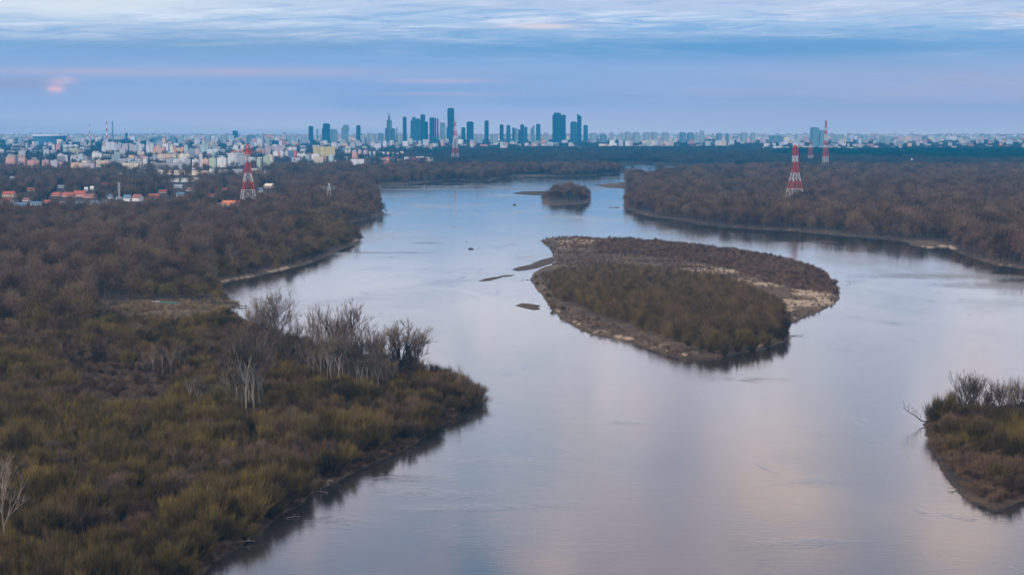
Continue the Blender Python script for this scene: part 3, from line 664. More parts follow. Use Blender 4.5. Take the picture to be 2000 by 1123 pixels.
def hwin(a, b_):
    """open gardens in front of each house"""
    r_ = np.zeros(np.shape(a), bool)
    for h_ in HL: r_ |= (np.abs(a-h_[0]) < h_[2]*.62+4) & (b_ > h_[1]-3) & (b_ < h_[1]+18+h_[3]*.5)
    for q in BLOCKS:
        if q[3] >= 322 and q[0] < 900: r_ |= (a > q[0]-3) & (a < q[1]+3) & (b_ > q[3]-2) & (b_ < q[3]+15) & (np.sin(a*7.7+b_*3.1) < .75)
    for bx, by in ((267,352),(279,356),(485,404),(1552,404),(643,398),(233,396)): r_ |= (np.abs(a-bx) < 18) & (b_ > by-2) & (b_ < by+8)
    return r_
print('protos done')
BUSH_PARTS = ('stems', 'crown'); TREE_PARTS = ('trunk', 'crown')
# --- near bank thicket
x, y, px_, py_ = jitter(-420, 120, 470, 1260, 7.6)
d = land_mass(x, y); k = (d > .9) & (px_ < 1010) & ((rs.rand(len(x)) < keepmask(px_, py_, len(x))*(.62+.55*fbm(x/26, y/26, 8))) | ((d < 6) & (rs.rand(len(x)) < .85)))
x, y, px_, py_, d = x[k], y[k], px_[k], py_[k], d[k]
z = gh(x, y)
size = (.85 + 1.35*fbm(x/22, y/22, 31)*rnd(len(x), .55, 1.35))*np.clip(.82+d/24, .8, 1.05)*np.where(py_ > 640, 1.2, 1)
brown = fbm(x/38, y/38, 66) + rnd(len(x), -.12, .12) + .10*(y > 900)
redz = inpoly(px_, py_, [(120,700),(340,725),(345,800),(190,810)])
isb = (brown > .60) | redz
size = np.where(redz, size*.55, size)
order = np.argsort(y)
shown = [i for i in order if -40 < px_[i] < 1000 and py_[i] < 1165][:270]
sset = set(shown)
for i in shown:
    hue = 'brown' if isb[i] else 'olive'; sz = 'low' if size[i] < 1.4 else ('tall' if size[i] > 2.1 else ('broad' if size[i] > 1.75 else 'rounded'))
    pr = (BBUSH if isb[i] else BUSH); me = pr[i % len(pr)]
    cyy = float(PX(x[i], y[i], z[i]+2.5*size[i])[1])
    place('willow_bush', me, BUSH_PARTS, x[i], y[i], z[i]-.1, size[i], rs.uniform(0, 6.28), f"{sz} {hue} willow bush{where(px_[i], cyy)}", 'bush', 'willow bushes on the near bank', 1.05)
rest = np.array([i for i in range(len(x)) if i not in sset])
def hgt_of(me):
    return float(np.percentile([v.co.z for v in me.vertices], 98.5))
def mk_src(nm, protos, mats2, base_px, lab, cat, grp, scale=1.0):
    res = []
    for j, me in enumerate(protos):
        px0, py0 = base_px[j % len(base_px)]
        res.append(source(nm, me, px0 + 9*j, py0, f"{lab}{where(px0+9*j, py0)}", cat, grp))
    return res
def join2(name, pair):
    a, b_ = pair; me = bpy.data.meshes.new(name)
    va = [tuple(v.co) for v in a.vertices]; vb = [tuple(v.co) for v in b_.vertices]; n = len(va)
    fa = [tuple(p.vertices) for p in a.polygons]; fb = [tuple(i+n for i in p.vertices) for p in b_.polygons]
    me.from_pydata(va+vb, [], fa+fb); me.materials.append(a.materials[0]); me.materials.append(b_.materials[0])
    mi = np.zeros(len(fa)+len(fb), np.int32); mi[len(fa):] = 1; me.polygons.foreach_set('material_index', mi); me.update(); return me
S_BUSH = mk_src('thicket_bush', [join2('thicket_bush', p) for p in BUSH[:3]+BBUSH[:2]], None, [(250,700),(420,690),(90,680)], 'olive brown thicket willow', 'bush', 'thicket bushes')
def put(name, src, sel, x, y, z, s, idx, label, cat, wide=None):
    if not len(sel): return
    scatter(name, src, x[sel], y[sel], z[sel]-.15, s[sel], rnd(len(sel), 0, 6.28), idx[sel], label, cat, None if wide is None else wide)
idx = np.where(isb, 3+rs.randint(0, 2, len(x)), rs.randint(0, 3, len(x)))
idx = 4 - idx  # joins come out in reverse order
put('thicket', S_BUSH, rest, x, y, z, size, idx, 'dense mass of olive and brown willow scrub covering the near left bank', 'scrub')

# low dead grass and brush under and between the bushes
CLEAR = CLEAR[5:] + CLEAR[:5]
S_SHRUB = mk_src('brush_tuft', SHRUB, None, [(300,770),(230,760),(650,712)], 'low reddish brush tuft', 'shrub', 'low brush tufts')
x, y, px_, py_ = jitter(-400, 120, 470, 1260, 3.1)
d = land_mass(x, y); k = (d > .9) & (px_ < 1010) & (rs.rand(len(x)) < .62) & ~inpoly(px_, py_, CLEAR[0][0])
x, y = x[k], y[k]; z = gh(x, y); s_ = rnd(len(x), .35, .95)
put('undergrowth', S_SHRUB, np.arange(len(x)), x, y, z, s_, rs.randint(0, 3, len(x)), 'low brown brush and dead stalks between the bushes of the near bank', 'undergrowth')

M_reed = wood('dry_reed', (.14,.100,.055), (.17,.125,.070), (.20,.150,.085), 1.0)
x, y, px_, py_ = jitter(-300, 60, 470, 1260, 2.0)
d = land_mass(x, y); k = (d > .1) & (d < 7) & (px_ < 1010) & (rs.rand(len(x)) < np.clip(1.05-d/9, 0, 1))
x, y = x[k], y[k]; z = gh(x, y)
put('bank_brush', S_SHRUB, np.arange(len(x)), x, y, z, rnd(len(x), .3, .95), rs.randint(0, 3, len(x)), 'tangled brown brush hanging over the waterline of the near bank', 'brush')
S_REED = mk_src('reed_tuft', [proto_far(150+i, 1.7, 1.1, 110, 1.0, .06, M_reed, .02, M_reed, .0) for i in range(2)], None, [(280,604),(400,618)], 'tan tuft of dry reeds', 'reeds', 'reed tufts')
x, y, px_, py_ = jitter(-420, 0, 900, 1700, 2.3)
d = land_mass(x, y); k = inpoly(px_, py_, CLEAR[0][0]) & (d > .5) & (fbm(x/14, y/9, 38) + rnd(len(x), -.08, .08) > .47)
x, y = x[k], y[k]; z = gh(x, y)
put('reeds', S_REED, np.arange(len(x)), x, y, z, rnd(len(x), .5, 1.3), rs.randint(0, 2, len(x)), 'tan dry reeds and grass covering the flat by the inlet', 'reeds')

# --- hand placed trees of the near bank: (base px, base py, top py, kind, width, label)
HERO = [
 (541,702,570,'multi',1.0,'tall round-crowned bare tree on clustered dark trunks, leftmost big tree against water'),
 (502,690,598,'multi',.85,'lower bare tree crowding the left side of the tallest dark-trunked tree'),
 (578,700,622,'upright',.7,'slim bare tree just right of the tall round-crowned tree'),
 (612,706,604,'upright',.55,'thin upright bare tree standing alone against pale water'),
 (634,722,598,'upright',.9,'reddish bare tree, left of the pair of high vase-shaped trees'),
 (652,728,606,'upright',.8,'brownish bare tree between the two high vase-shaped trees'),
 (686,732,588,'upright',1.15,'high vase-shaped bare tree whose branches spread widest to the right over the water'),
 (667,736,612,'upright',.7,'slender bare tree behind the pale birch stems'),
 (738,742,640,'broad',.8,'bare tree leaning on the left of the umbrella-crowned tree'),
 (722,735,650,'upright',.7,'thin bare tree at the left edge of the umbrella-crowned group'),
 (780,742,628,'broad',1.2,'umbrella-crowned bare tree with forked pale trunk against the water'),
 (812,741,655,'broad',.8,'smaller bare tree touching the right side of the umbrella-crowned tree'),
 (800,738,668,'upright',.6,'thin young bare tree in front of the umbrella-crowned tree'),
 (824,752,697,'upright',1.1,'small reddish bare tree at the far right of the bank trees'),
 (770,745,668,'upright',.55,'young bare tree directly left of the forked pale trunk'),
 (590,735,660,'upright',.8,'low bare tree in shade behind the clearing'),
 (560,720,640,'upright',.8,'short bare tree in front of the tall dark trunks'),
 (525,715,640,'multi',.8,'low bushy bare tree left of the shaded clearing'),
]
BIR = [(604,742,640),(612,750,655),(683,748,640),(702,752,650),(716,750,655),(734,752,660),(748,756,672),(443,800,690),(451,790,680),(478,800,635),(493,806,640),(510,822,690),(628,752,655),(640,757,648),(648,760,660),(655,752,650),(662,762,668),(671,757,660),(690,760,672),(697,768,675),(707,772,690),(718,762,690),(728,768,695),(741,775,690),(757,768,700),(768,762,700),
       (466,812,665),(474,820,640),(481,826,655),(489,818,650),(497,824,660),(506,815,668),(515,805,680),(460,822,700),
       (372,800,735),(388,806,728),(396,812,740),(407,800,745),(300,728,678),(318,735,672),(334,740,680),(352,738,668),(362,735,676),(440,708,660),(455,712,668),(430,805,745)]
for j, (bx, by, ty, kd, wd_, lab) in enumerate(HERO):
    X_, Y_, Z_ = gp(bx, by); top = XZ(bx, ty, Y_)[1]; H = max(4, top - Z_)
    pr = dict(multi=MULTI, upright=UPR, broad=BROAD)[kd]; me = pr[j % len(pr)]
    hh = hgt_of(me[1])
    place('bare_tree', me, TREE_PARTS, X_, Y_, Z_-.1, H/hh, j*1.7, lab, 'tree', 'bare trees on the near bank', wd_)
for j, (bx, by, ty) in enumerate(BIR):
    X_, Y_, Z_ = gp(bx, by); top = XZ(bx, ty, Y_)[1]; H = max(4, top - Z_); me = BIRCH[j % 3]; hh = hgt_of(me[1])
    grp_ = 'in the pale grove beside the clearing' if bx > 600 else ('in the tall pale clump mid bank' if by > 800 and bx > 455 else ('in the short pale clump left of the tall one' if by > 790 else 'in the sparse line behind the thicket'))
    place('birch_tree', me, TREE_PARTS, X_, Y_, Z_-.1, H/hh, j*2.1, f"{'tall' if H > 13 else ('short' if H < 10 else 'slender')} pale birch{where(bx, (by+ty)/2)}", 'birch tree', 'birches on the near bank', .8)
X_, Y_, Z_ = gp(12, 1075); hh = hgt_of(DEADT[1])
place('dead_tree', DEADT, ('trunk', 'branches'), X_, Y_, Z_, (XZ(12, 885, Y_)[1]-Z_)/hh, .6, 'forked dead tree with bleached limbs rising from the thicket at the left edge', 'dead tree', None, .8)
X_, Y_, Z_ = gp(897, 775); place('dead_tree', DEADT, ('trunk', 'branches'), X_, Y_, Z_, (XZ(902, 708, Y_)[1]-Z_)/hh, 2.2, 'bare snag sticking out above the bushes near the bank tip', 'dead tree', None, .35)
# more mixed trees in the thicket
for j in range(130):
    bx = rs.uniform(-30, 760); by = rs.uniform(645, 1000)
    if inpoly([bx], [by], CLEAR[0][0])[0] or inpoly([bx], [by], CLEAR[1][0])[0] or by-640 < (450-bx)*-.0: continue
    X_, Y_, Z_ = gp(bx, by)
    if land_mass(np.array([X_]), np.array([Y_]))[0] < 12: continue
    kd = j % 4; me = (UPR+MULTI+BROAD)[j % 8]; hh = hgt_of(me[1]); H = rs.uniform(6, 10.5)
    place('bare_tree', me, TREE_PARTS, X_, Y_, Z_-.1, H/hh, j*1.3, f"{'low' if H < 8 else 'taller'} bare thicket tree{where(bx, by-25)}", 'tree', 'small bare trees in the thicket', .8)
# overhanging shrubs on the bank tip
for j, (bx, by, s0) in enumerate([(905,775,1.35),(922,784,1.25),(885,765,1.3),(862,760,1.2),(930,781,.9),(845,770,1.1),(900,795,.9)]):
    X_, Y_, Z_ = gp(bx, by)
    place('overhanging_shrub', BBUSH[j % 3], BUSH_PARTS, X_, Y_, max(Z_,.3)-.2, s0*1.9, j, f"dark spreading shrub{where(bx, by-20)}", 'bush', 'shrubs on the bank tip', 1.2)

# --- main island plants
x, y, px_, py_ = jitter(-50, 420, 1000, 2200, 3.6)
di = sdist(x, y, W_ISLES[0], 90.0)
ZT = [(1052,540),(1085,530),(1180,520),(1300,528),(1420,548),(1500,585),(1545,622),(1546,655),(1500,672),(1420,684),(1375,684),(1300,674),(1230,648),(1150,618),(1090,598),(1070,576)]
ZS = [(1165,476),(1205,468),(1290,472),(1420,486),(1550,508),(1600,524),(1632,550),(1640,572),(1600,573),(1520,560),(1400,520),(1260,500),(1170,496)]
inT = inpoly(px_, py_, ZT) & (di > 4); inS = inpoly(px_, py_, ZS) & (di > 1.5)
nz = fbm(x/20, y/20, 88)
sdT = sdist(x, y, world_poly(ZT), 200.0); kT = inT & (rs.rand(len(x)) < .56*np.clip((sdT + 16*(fbm(x/11, y/11, 29)-.38))/10.0, 0, 1)); kS = inS & ~inT & (rs.rand(len(x)) < .8); kO = ~inT & ~inS & (di > 2.5) & (rs.rand(len(x)) < np.clip((nz-.34)*3.2, .06, .75)*np.where(px_ > 1440, .45, 1)) & (px_ > 1085)
S_ISL = mk_src('island_willow', [proto_far(160+i, 6.5, 2.0, 330, 1.7, .065, M_iwillow, .07, M_btwig, .02) for i in range(4)], None, [(1250,640),(1400,670),(1180,600),(1480,650)], 'slim olive island willow', 'bush', 'island willows')
kk = np.where(kT)[0]; z = gh(x, y); sT = .85 + .9*fbm(x/18, y/18, 12) + rnd(len(x), -.25, .25)
sT = sT*np.clip(.42+.58*(py_-530)/70, .40, 1.1)*np.clip(.6+sdT/30, .6, 1)
put('willow_thicket', S_ISL, kk, x, y, z, sT, rs.randint(0, 4, len(x)), 'dense olive and brown willow thicket filling the south side of the main island', 'scrub')
S_ISH = mk_src('island_shrub', [proto_far(170+i, 2.8, 1.7, 210, 1.0, .075, M_ibrush, .05, None, .02) for i in range(3)], None, [(1350,500),(1450,510),(1560,540)], 'low purple brown shrub', 'shrub', 'island shrubs')
kk = np.where(kS)[0]; put('shrubbery', S_ISH, kk, x, y, z, rnd(len(x), .6, 1.25), rs.randint(0, 3, len(x)), 'low dark shrubs covering the north and east side of the main island', 'scrub')
kk = np.where(kO)[0]; put('shrub_patches', S_ISH, kk, x, y, z, rnd(len(x), .3, .85), rs.randint(0, 3, len(x)), 'scattered low brush on the open sandy middle of the main island', 'scrub')
x2, y2, px2, py2 = jitter(-50, 420, 1000, 2200, 2.6)
d2 = sdist(x2, y2, W_ISLES[0], 90.0); k2 = (d2 > .6) & (d2 < 9) & (rs.rand(len(x2)) < np.clip(.75-d2/12, 0, 1)*np.clip(fbm(x2/13, y2/13, 52)*3-1.1, .03, 1)) & (px2 > 1060)
x2, y2 = x2[k2], y2[k2]; put('rim_brush', S_ISH, np.arange(len(x2)), x2, y2, gh(x2, y2), rnd(len(x2), .25, .7), rs.randint(0, 3, len(x2)), 'brown brush and drift wood along the rim of the main island', 'brush')
for j, (bx, by, H) in enumerate([(1190,470,5.5),(1203,470,5),(1232,472,6),(1247,472,4.5),(1262,474,3.5),(1280,475,7),(1290,476,5.5),(1328,479,4),(1410,488,3.5),(1424,489,3),(1455,494,3.5),(1462,495,4),(1505,502,4.5),(1548,511,3),(1578,519,4),(1586,522,3.5),(1606,532,4.5),(1614,538,5),(1630,551,5.5),(1636,562,4.5)]):
    X_, Y_, Z_ = gp(bx, by); me = BBUSH[j % 3]
    place('shore_shrub', me, BUSH_PARTS, X_, Y_, max(Z_, .2), H/4.4, j*1.1, f"{'low' if H < 4.2 else 'rounded'} bare shrub{where(bx, by-6)}", 'shrub', 'shrubs on the island far rim', .85)
for j, (bx, by, H) in enumerate([(1390,688,9),(1415,689,10),(1440,682,9.5),(1370,684,8.5),(1500,672,9),(1525,660,10),(1532,648,9),(1470,678,9.5),(1345,678,8),(1530,636,9),(1400,676,10),(1455,672,10),(1080,598,4.5),(1070,575,4),(1050,552,3.5),(1047,540,3.5),(1060,535,3.5),(1100,606,4)]):
    X_, Y_, Z_ = gp(bx, by); me = BUSH[j % 5]
    place('willow_bush', me, BUSH_PARTS, X_, Y_, max(Z_, .3), H/5.0, j*1.9, f"olive rim willow bush{where(bx, by-15)}", 'bush', 'willow bushes on the island rim', .9)

# --- corner island plants
x, y, px_, py_ = jitter(150, 330, 560, 860, 2.3)
di = sdist(x, y, W_ISLES[7], 90.0); z = gh(x, y)
mudp = inpoly(px_, py_, [(1820,885),(1838,885),(1905,975),(1880,985),(1835,925)])
k = (di > 1.2) & ~mudp & (rs.rand(len(x)) < .8)
sel = np.where(k)[0]; sz = np.where(py_ > 900, .85, 1.1)*rnd(len(x), .55, 1.3)
put('undergrowth', S_SHRUB, sel, x, y, z, sz, rs.randint(0, 3, len(x)), 'dark reddish brown brush covering the corner island', 'undergrowth')
for j, (bx, by, H, kd) in enumerate([(1835,828,6.5,0),(1850,826,7,0),(1862,824,8,1),(1880,826,10.5,2),(1894,824,10,2),(1906,826,10.5,2),(1922,826,8,1),(1940,828,9,2),(1955,826,9.5,2),(1968,830,9,2),(1985,828,10,2),(2003,830,10,2),(2025,830,10,2),(2048,832,9,2),(2070,838,8,2),(2095,850,7,2),(2040,870,6,3),(2075,880,6,3),(2105,890,5,3),(2060,910,4.5,1),(2030,930,4.5,1),
        (1870,862,5,3),(1890,868,5.5,3),(1908,866,5.5,3),(1925,872,5,3),(1880,880,4,3),(1945,868,5,3),(1975,880,6.5,3),(1995,885,7.5,3),(2010,895,7.5,3),(1990,860,7,3),(1960,850,6,3),(1825,835,3,1),(1815,830,2.5,1),(1930,925,4.2,1),(1950,945,4,3),(1900,915,3.8,1),(1985,935,4.5,1),(1920,895,4.5,3),(1955,890,5,1),(1985,900,5,3),(1860,885,3.6,3),(1845,850,4.4,3),(1862,845,5,1),(1975,960,3.5,1),
        (1940,965,2.2,1),(1965,968,2.2,1),(1985,960,2.5,1),(1870,905,2.6,1),(1915,905,3,1),(1955,915,3.2,1)]):
    X_, Y_, Z_ = gp(bx, by)
    if kd == 2: me = UPR[j % 3]; pn = TREE_PARTS; hh = 12.0; nm = 'bare_tree'; lab = 'tall bare tree with olive twigs'; ct = 'tree'
    elif kd == 1: me = BBUSH[j % 3]; pn = BUSH_PARTS; hh = 4.6; nm = 'brown_bush'; lab = ('low ' if H < 3 else 'full ')+'brown leafless bush'; ct = 'bush'
    else: me = BUSH[j % 5]; pn = BUSH_PARTS; hh = 5.2; nm = 'willow_bush'; lab = ('low ' if H < 5.2 else 'full ')+'olive willow bush'; ct = 'bush'
    place(nm, me, pn, X_, Y_, Z_-.1, H*(1.3 if H < 3.4 else 2.0 if H < 7.6 else 1.75)/hh, j*.9, f"{lab}{where(bx, by-10)}", ct, 'plants on the corner island', 1.0)

# --- woods: middle distance
S_MID = mk_src('woodland_tree', MID+MIDW+MIDB, None, [(150,560),(380,520),(520,480)], 'bare woodland tree', 'tree', 'woodland trees')
nM, nW, nB = len(MID), len(MIDW), len(MIDB); tot = nM+nW+nB
x, y, px_, py_ = jitter(-900, 100, 1150, 2500, 9.8)
d = land_mass(x, y); k = (d > .5+6*fbm(x/22, y/22, 71)) & (px_ < 760) & (rs.rand(len(x)) < keepmask(px_, py_, len(x))*(.34+.95*fbm(x/30, y/30, 18))) & ~((py_ > 585) & (px_ > 180) & (px_ < 480))
x, y, px_, py_, d = x[k], y[k], px_[k], py_[k], d[k]; z = gh(x, y)
nn = fbm(x/70, y/70, 44)
kind_ = np.where(((d < 60) & (rs.rand(len(x)) < .75)) | (nn < .33), 2, np.where(rs.rand(len(x)) < .13, 1, 0))
idm = np.where(kind_ == 0, rs.randint(0, nM, len(x)), np.where(kind_ == 1, nM+rs.randint(0, nW, len(x)), nM+nW+rs.randint(0, nB, len(x))))
s_ = (.85 + .85*fbm(x/35, y/35, 91))*rnd(len(x), .62, 1.35)*np.where(kind_ == 2, np.clip(.7+d/60, .7, 1.3), np.clip(.6+d/90, .6, 1.0))
order = np.argsort(y); cand = [i for i in order if -20 < px_[i] < 760 and y[i] > 1150]
one = set(cand[:170])
for i in one:
    pr = (MID+MIDW+MIDB)[idm[i]]; o = bpy.data.objects.new('woodland_tree', pr); COL.objects.link(o); o.location = (x[i], y[i], z[i]-.2); o.scale = (s_[i],)*3; o.rotation_euler = (0,0,rs.uniform(0,6.28))
    what = ('brown tree','pale-stemmed tree','olive willow')[kind_[i]]
    tag(o, f"{'tall' if s_[i] > 1.4 else ('low' if s_[i] < 1.0 else 'middling')} {what}{where(px_[i], float(PX(x[i], y[i], 8)[1]))}", 'tree', 'trees at the front of the left woods')
sel = np.array([i for i in range(len(x)) if i not in one])
put('woods', S_MID, sel, x, y, z, s_, tot-1-idm, 'brown leafless woods covering the left bank behind the near thicket', 'woods')
print('left woods', len(x))

S_FAR = mk_src('forest_tree', FAR, None, [(1500,430),(1700,430),(1850,470)], 'mauve brown forest tree', 'tree', 'forest trees')
# conifers among the houses
S_CON = [source('conifer', join2('conifer', p), 45+30*j, 424, f"dark green conifer by the houses{where(45+30*j, 420)}", 'conifer', 'conifers') for j, p in enumerate(CON)]
def far_woods(name, y0_, y1, step, cond, label, ndens=1.0):
    x, y, px_, py_ = jitter(-.29*y1, .29*y1, y0_, y1, step)
    d = land_mass(x, y); k = (d > .3+5*fbm(x/30, y/30, 72)) & cond(x, y, px_, py_) & (rs.rand(len(x)) < keepmask(px_, py_, len(x))*ndens*(.40+.9*fbm(x/40, y/40, 17)))
    x, y, px_, py_, d = x[k], y[k], px_[k], py_[k], d[k]; z = main_h(x, y, d)
    s_ = (.72 + .85*fbm(x/45, y/45, 92))*rnd(len(x), .62, 1.35)*np.clip(.6+d/70, .6, 1.0)
    put(name, S_FAR, np.arange(len(x)), x, y, z, s_, rs.randint(0, len(FAR), len(x)), label, 'woods'); print(name, len(x))
far_woods('woods', 1600, 5200, 11.8, lambda x, y, a, b_: (a > 1150) & (b_ > 334), 'brown leafless forest covering the right bank around the red and white pylon')
def lc(x, y, a, b_):
    town = inpoly(a, b_, TOWN); hs = inpoly(a, b_, HOUSES)
    return (a < 1000) & (y > 2500) & (b_ > 333) & ~(town & (rs.rand(len(x)) > .30)) & ~(hs & (rs.rand(len(x)) > .55)) & ~hwin(a, b_)
far_woods('woods', 2500, 5300, 11.5, lc, 'brown leafless woods between the houses and the left bank')
far_woods('woods', 4100, 5400, 10.5, lambda x, y, a, b_: (a >= 1000) & (a < 1300) & (b_ > 333), 'far bank woods in the river bend')
x, y, px_, py_ = jitter(-1000, 0, 2300, 3800, 14)
k = inpoly(px_, py_, HOUSES) & ~hwin(px_, py_) & (rs.rand(len(x)) < .36*(1+ (px_ < 130)*1.4)) | (inpoly(px_, py_, [(560,355),(615,352),(615,372),(570,374)]) & (rs.rand(len(x)) < .8))
x, y = x[k], y[k]; z = gh(x, y); put('conifers', S_CON, np.arange(len(x)), x, y, z, rnd(len(x), .6, 1.1), rs.randint(0, 2, len(x)), 'dark green conifers between the left bank houses', 'conifers')
# far forest in patches
S_CL = [source('forest_patch', m_, 1350+120*j, 312, f"far mauve clump of trees{where(1350+120*j, 310)}", 'trees', 'far forest clumps') for j, m_ in enumerate(CLUMP)]
S_PC = [source('pine_patch', m_, 1700+130*j, 305, f"dark clump of pines{where(1700+130*j, 303)}", 'pines', 'pine clumps') for j, m_ in enumerate(PCLUMP)]
def patches(name, src, y0_, y1, step, cond, label, sc=1.0):
    x, y, px_, py_ = jitter(-.29*y1, .29*y1, y0_, y1, step)
    d = land_mass(x, y); k = (d > 20) & cond(x, y, px_, py_) & (rs.rand(len(x)) < keepmask(px_, py_, len(x))); x, y, d = x[k], y[k], d[k]
    s_ = (.75+.5*fbm(x/160, y/160, 61))*rnd(len(x), .85, 1.15)*sc
    put(name, src, np.arange(len(x)), x, y, np.full(len(x), 2.0), s_, rs.randint(0, len(src), len(x)), label, 'forest'); print(name, len(x))
PINES = [(1540,296),(2200,296),(2200,316),(1900,316),(1600,309),(1500,306)]
FIELD = [(1008,286.5),(1425,285.5),(1430,291),(1008,292.5)]
def fc(x, y, a, b_):
    r = rs.rand(len(x)); ok = (b_ <= 335)
    town = inpoly(a, b_, TOWN); ok &= ~(town & (r > .12)) & ~hwin(a, b_)
    ok &= ~inpoly(a, b_, FIELD) & ~inpoly(a, b_, PINES)
    ok &= ~((b_ < 286) & (r > .55)) & ~((b_ < 278) & (r > .25))
    ok &= ~((a > 1480) & (b_ < 296) & (b_ > 288) & (r > .5))
    return ok
patches('forest', S_CL, 5000, 21000, 36, fc, 'hazy leafless forest stretching from the river bend to the city')
patches('pine_forest', S_PC, 6300, 9500, 30, lambda x, y, a, b_: inpoly(a, b_, PINES), 'dark band of pine forest behind the right bank woods', 1.05)

# ------------------------------------------------------------------ buildings
def facade(name, rough=.7, glass=(.05,.07,.09), win=.62, bay=3.4, fl=2.9, fx=.62, fz=.5):
    m, t, b = new_mat(name); oi = t.node('ShaderNodeObjectInfo'); tc_ = t.node('ShaderNodeTexCoord')
    x, y, z = t.xyz(tc_.outputs['Object'])[:3]
    u = t.m('ADD', x, y)
    wx = t.m('LESS_THAN', t.m('FRACT', t.m('DIVIDE', u, bay)), fx); wz = t.m('LESS_THAN', t.m('FRACT', t.m('DIVIDE', z, fl)), fz)
    mk = t.m('MULTIPLY', wx, wz)
    n = t.noise(t.vec(t.m('MULTIPLY', t.m('FLOOR', t.m('DIVIDE', u, 7.0)), 3.1), 0.0, 0.0), 1, 0)
    hs = t.node('ShaderNodeHueSaturation'); t.l.new(oi.outputs['Color'], hs.inputs['Color']); t.put(hs.inputs['Value'], t.m('MULTIPLY_ADD', n, .7, .66))
    c = t.mix(t.m('MULTIPLY', mk, win), hs.outputs[0], glass)
    t.l.new(c, b.inputs['Base Color']); b.inputs['Roughness'].default_value = rough; b.inputs['Specular IOR Level'].default_value = .25
    return m
M_fac = facade('panel_facade'); M_glassf = facade('glass_facade', .65, (.02,.04,.06), .5, 4.5, 3.8, .8, .7)
def colmat(name, rough=.8):
    m, t, b = new_mat(name); oi = t.node('ShaderNodeObjectInfo'); t.l.new(oi.outputs['Color'], b.inputs['Base Color']); b.inputs['Roughness'].default_value = rough; return m
M_col = colmat('painted_surface'); M_roof = plain('roof_felt', (.20,.20,.21)); M_tile = plain('clay_tile', (.30,.085,.05), .8, 0, .25)
M_white = plain('white_paint', (.50,.50,.52)); M_red = plain('red_paint', (.40,.035,.030), .6); M_steel = plain('galvanised_steel', (.36,.42,.40), .5, .4)
brng = random.Random(3)
def setcol(o, c): o.color = (*c, 1)
def apartment(x0, x1, yt, yb, col, label, yaw=None, hidden=2.0, dep=13.0, kind='apartment_block', grp='apartment blocks', cat='apartment block', accent=None):
    D = FPX*CAMZ/(yb+hidden-Y0); xc, _ = XZ((x0+x1)/2, yb, D); wd_ = (x1-x0)*D/FPX; zt = XZ(x0, yt, D)[1]; zt = max(zt, 7.0)
    yaw = brng.uniform(-.35,.35) if yaw is None else yaw
    dep = min(dep, wd_*1.2); L_ = max(8.0, (wd_ - dep*abs(math.sin(yaw)))/max(.5, math.cos(yaw)))
    o = empty(kind, (xc, D, 0), yaw); tag(o, label, cat, grp)
    n = max(1, int(L_/ (9 if L_ < 60 else 16))); pts = []
    for k in range(n):
        a = -L_/2 + L_*k/n; b_ = -L_/2 + L_*(k+1)/n; yy = -dep/2 - (1.6 if k % 2 else 0)
        pts += [(a, yy), (b_, yy)]
    poly = pts + [(L_/2, dep/2), (-L_/2, dep/2)]
    wl = MB(); wl.prism(poly, 1.0, zt); wo = wl.build('wall', M_fac, o); setcol(wo, col)
    rf = MB(); rf.box(-L_/2-.3, L_/2+.3, -dep/2-.2, dep/2+.3, zt+.003, zt+.7); ro = rf.build('roof', M_roof, o)
    if zt > 22:
        for k in range(max(1, n//2)):
            lh = MB(); cx = -L_/2 + L_*(2*k+1)/max(1, n//2)/2
            lh.box(cx-2.6, cx+2.6, -2.4, 2.6, zt+.7, zt+3.4); q = lh.build('lift_housing', M_fac, ro); setcol(q, tuple(min(.8, c_*1.05) for c_ in col))
    if accent:
        f0, f1, ac = accent; am = MB(); am.box(-L_/2+L_*f0, -L_/2+L_*f1, -dep/2-2.4, -dep/2-1.7, 1.0, zt-.8); q = am.build('coloured_panel', M_col, o); setcol(q, ac)
    return o
bxy = []
for (x0, x1, yt, yb, c_) in BL:
    nm = names.get(c_, 'red'); h_ = yb-yt; shape = 'tall' if h_ > 1.3*(x1-x0) else ('long low' if (x1-x0) > 2.2*h_ else 'slab')
    acc = (.55,.72,(.60,.20,.12)) if (x0 in (533,)) else None
    apartment(x0, x1, yt, yb, c_, f"{shape} {nm} apartment block{where((x0+x1)/2, (yt+yb)/2)}", accent=acc)
    bxy.append((x0, x1))
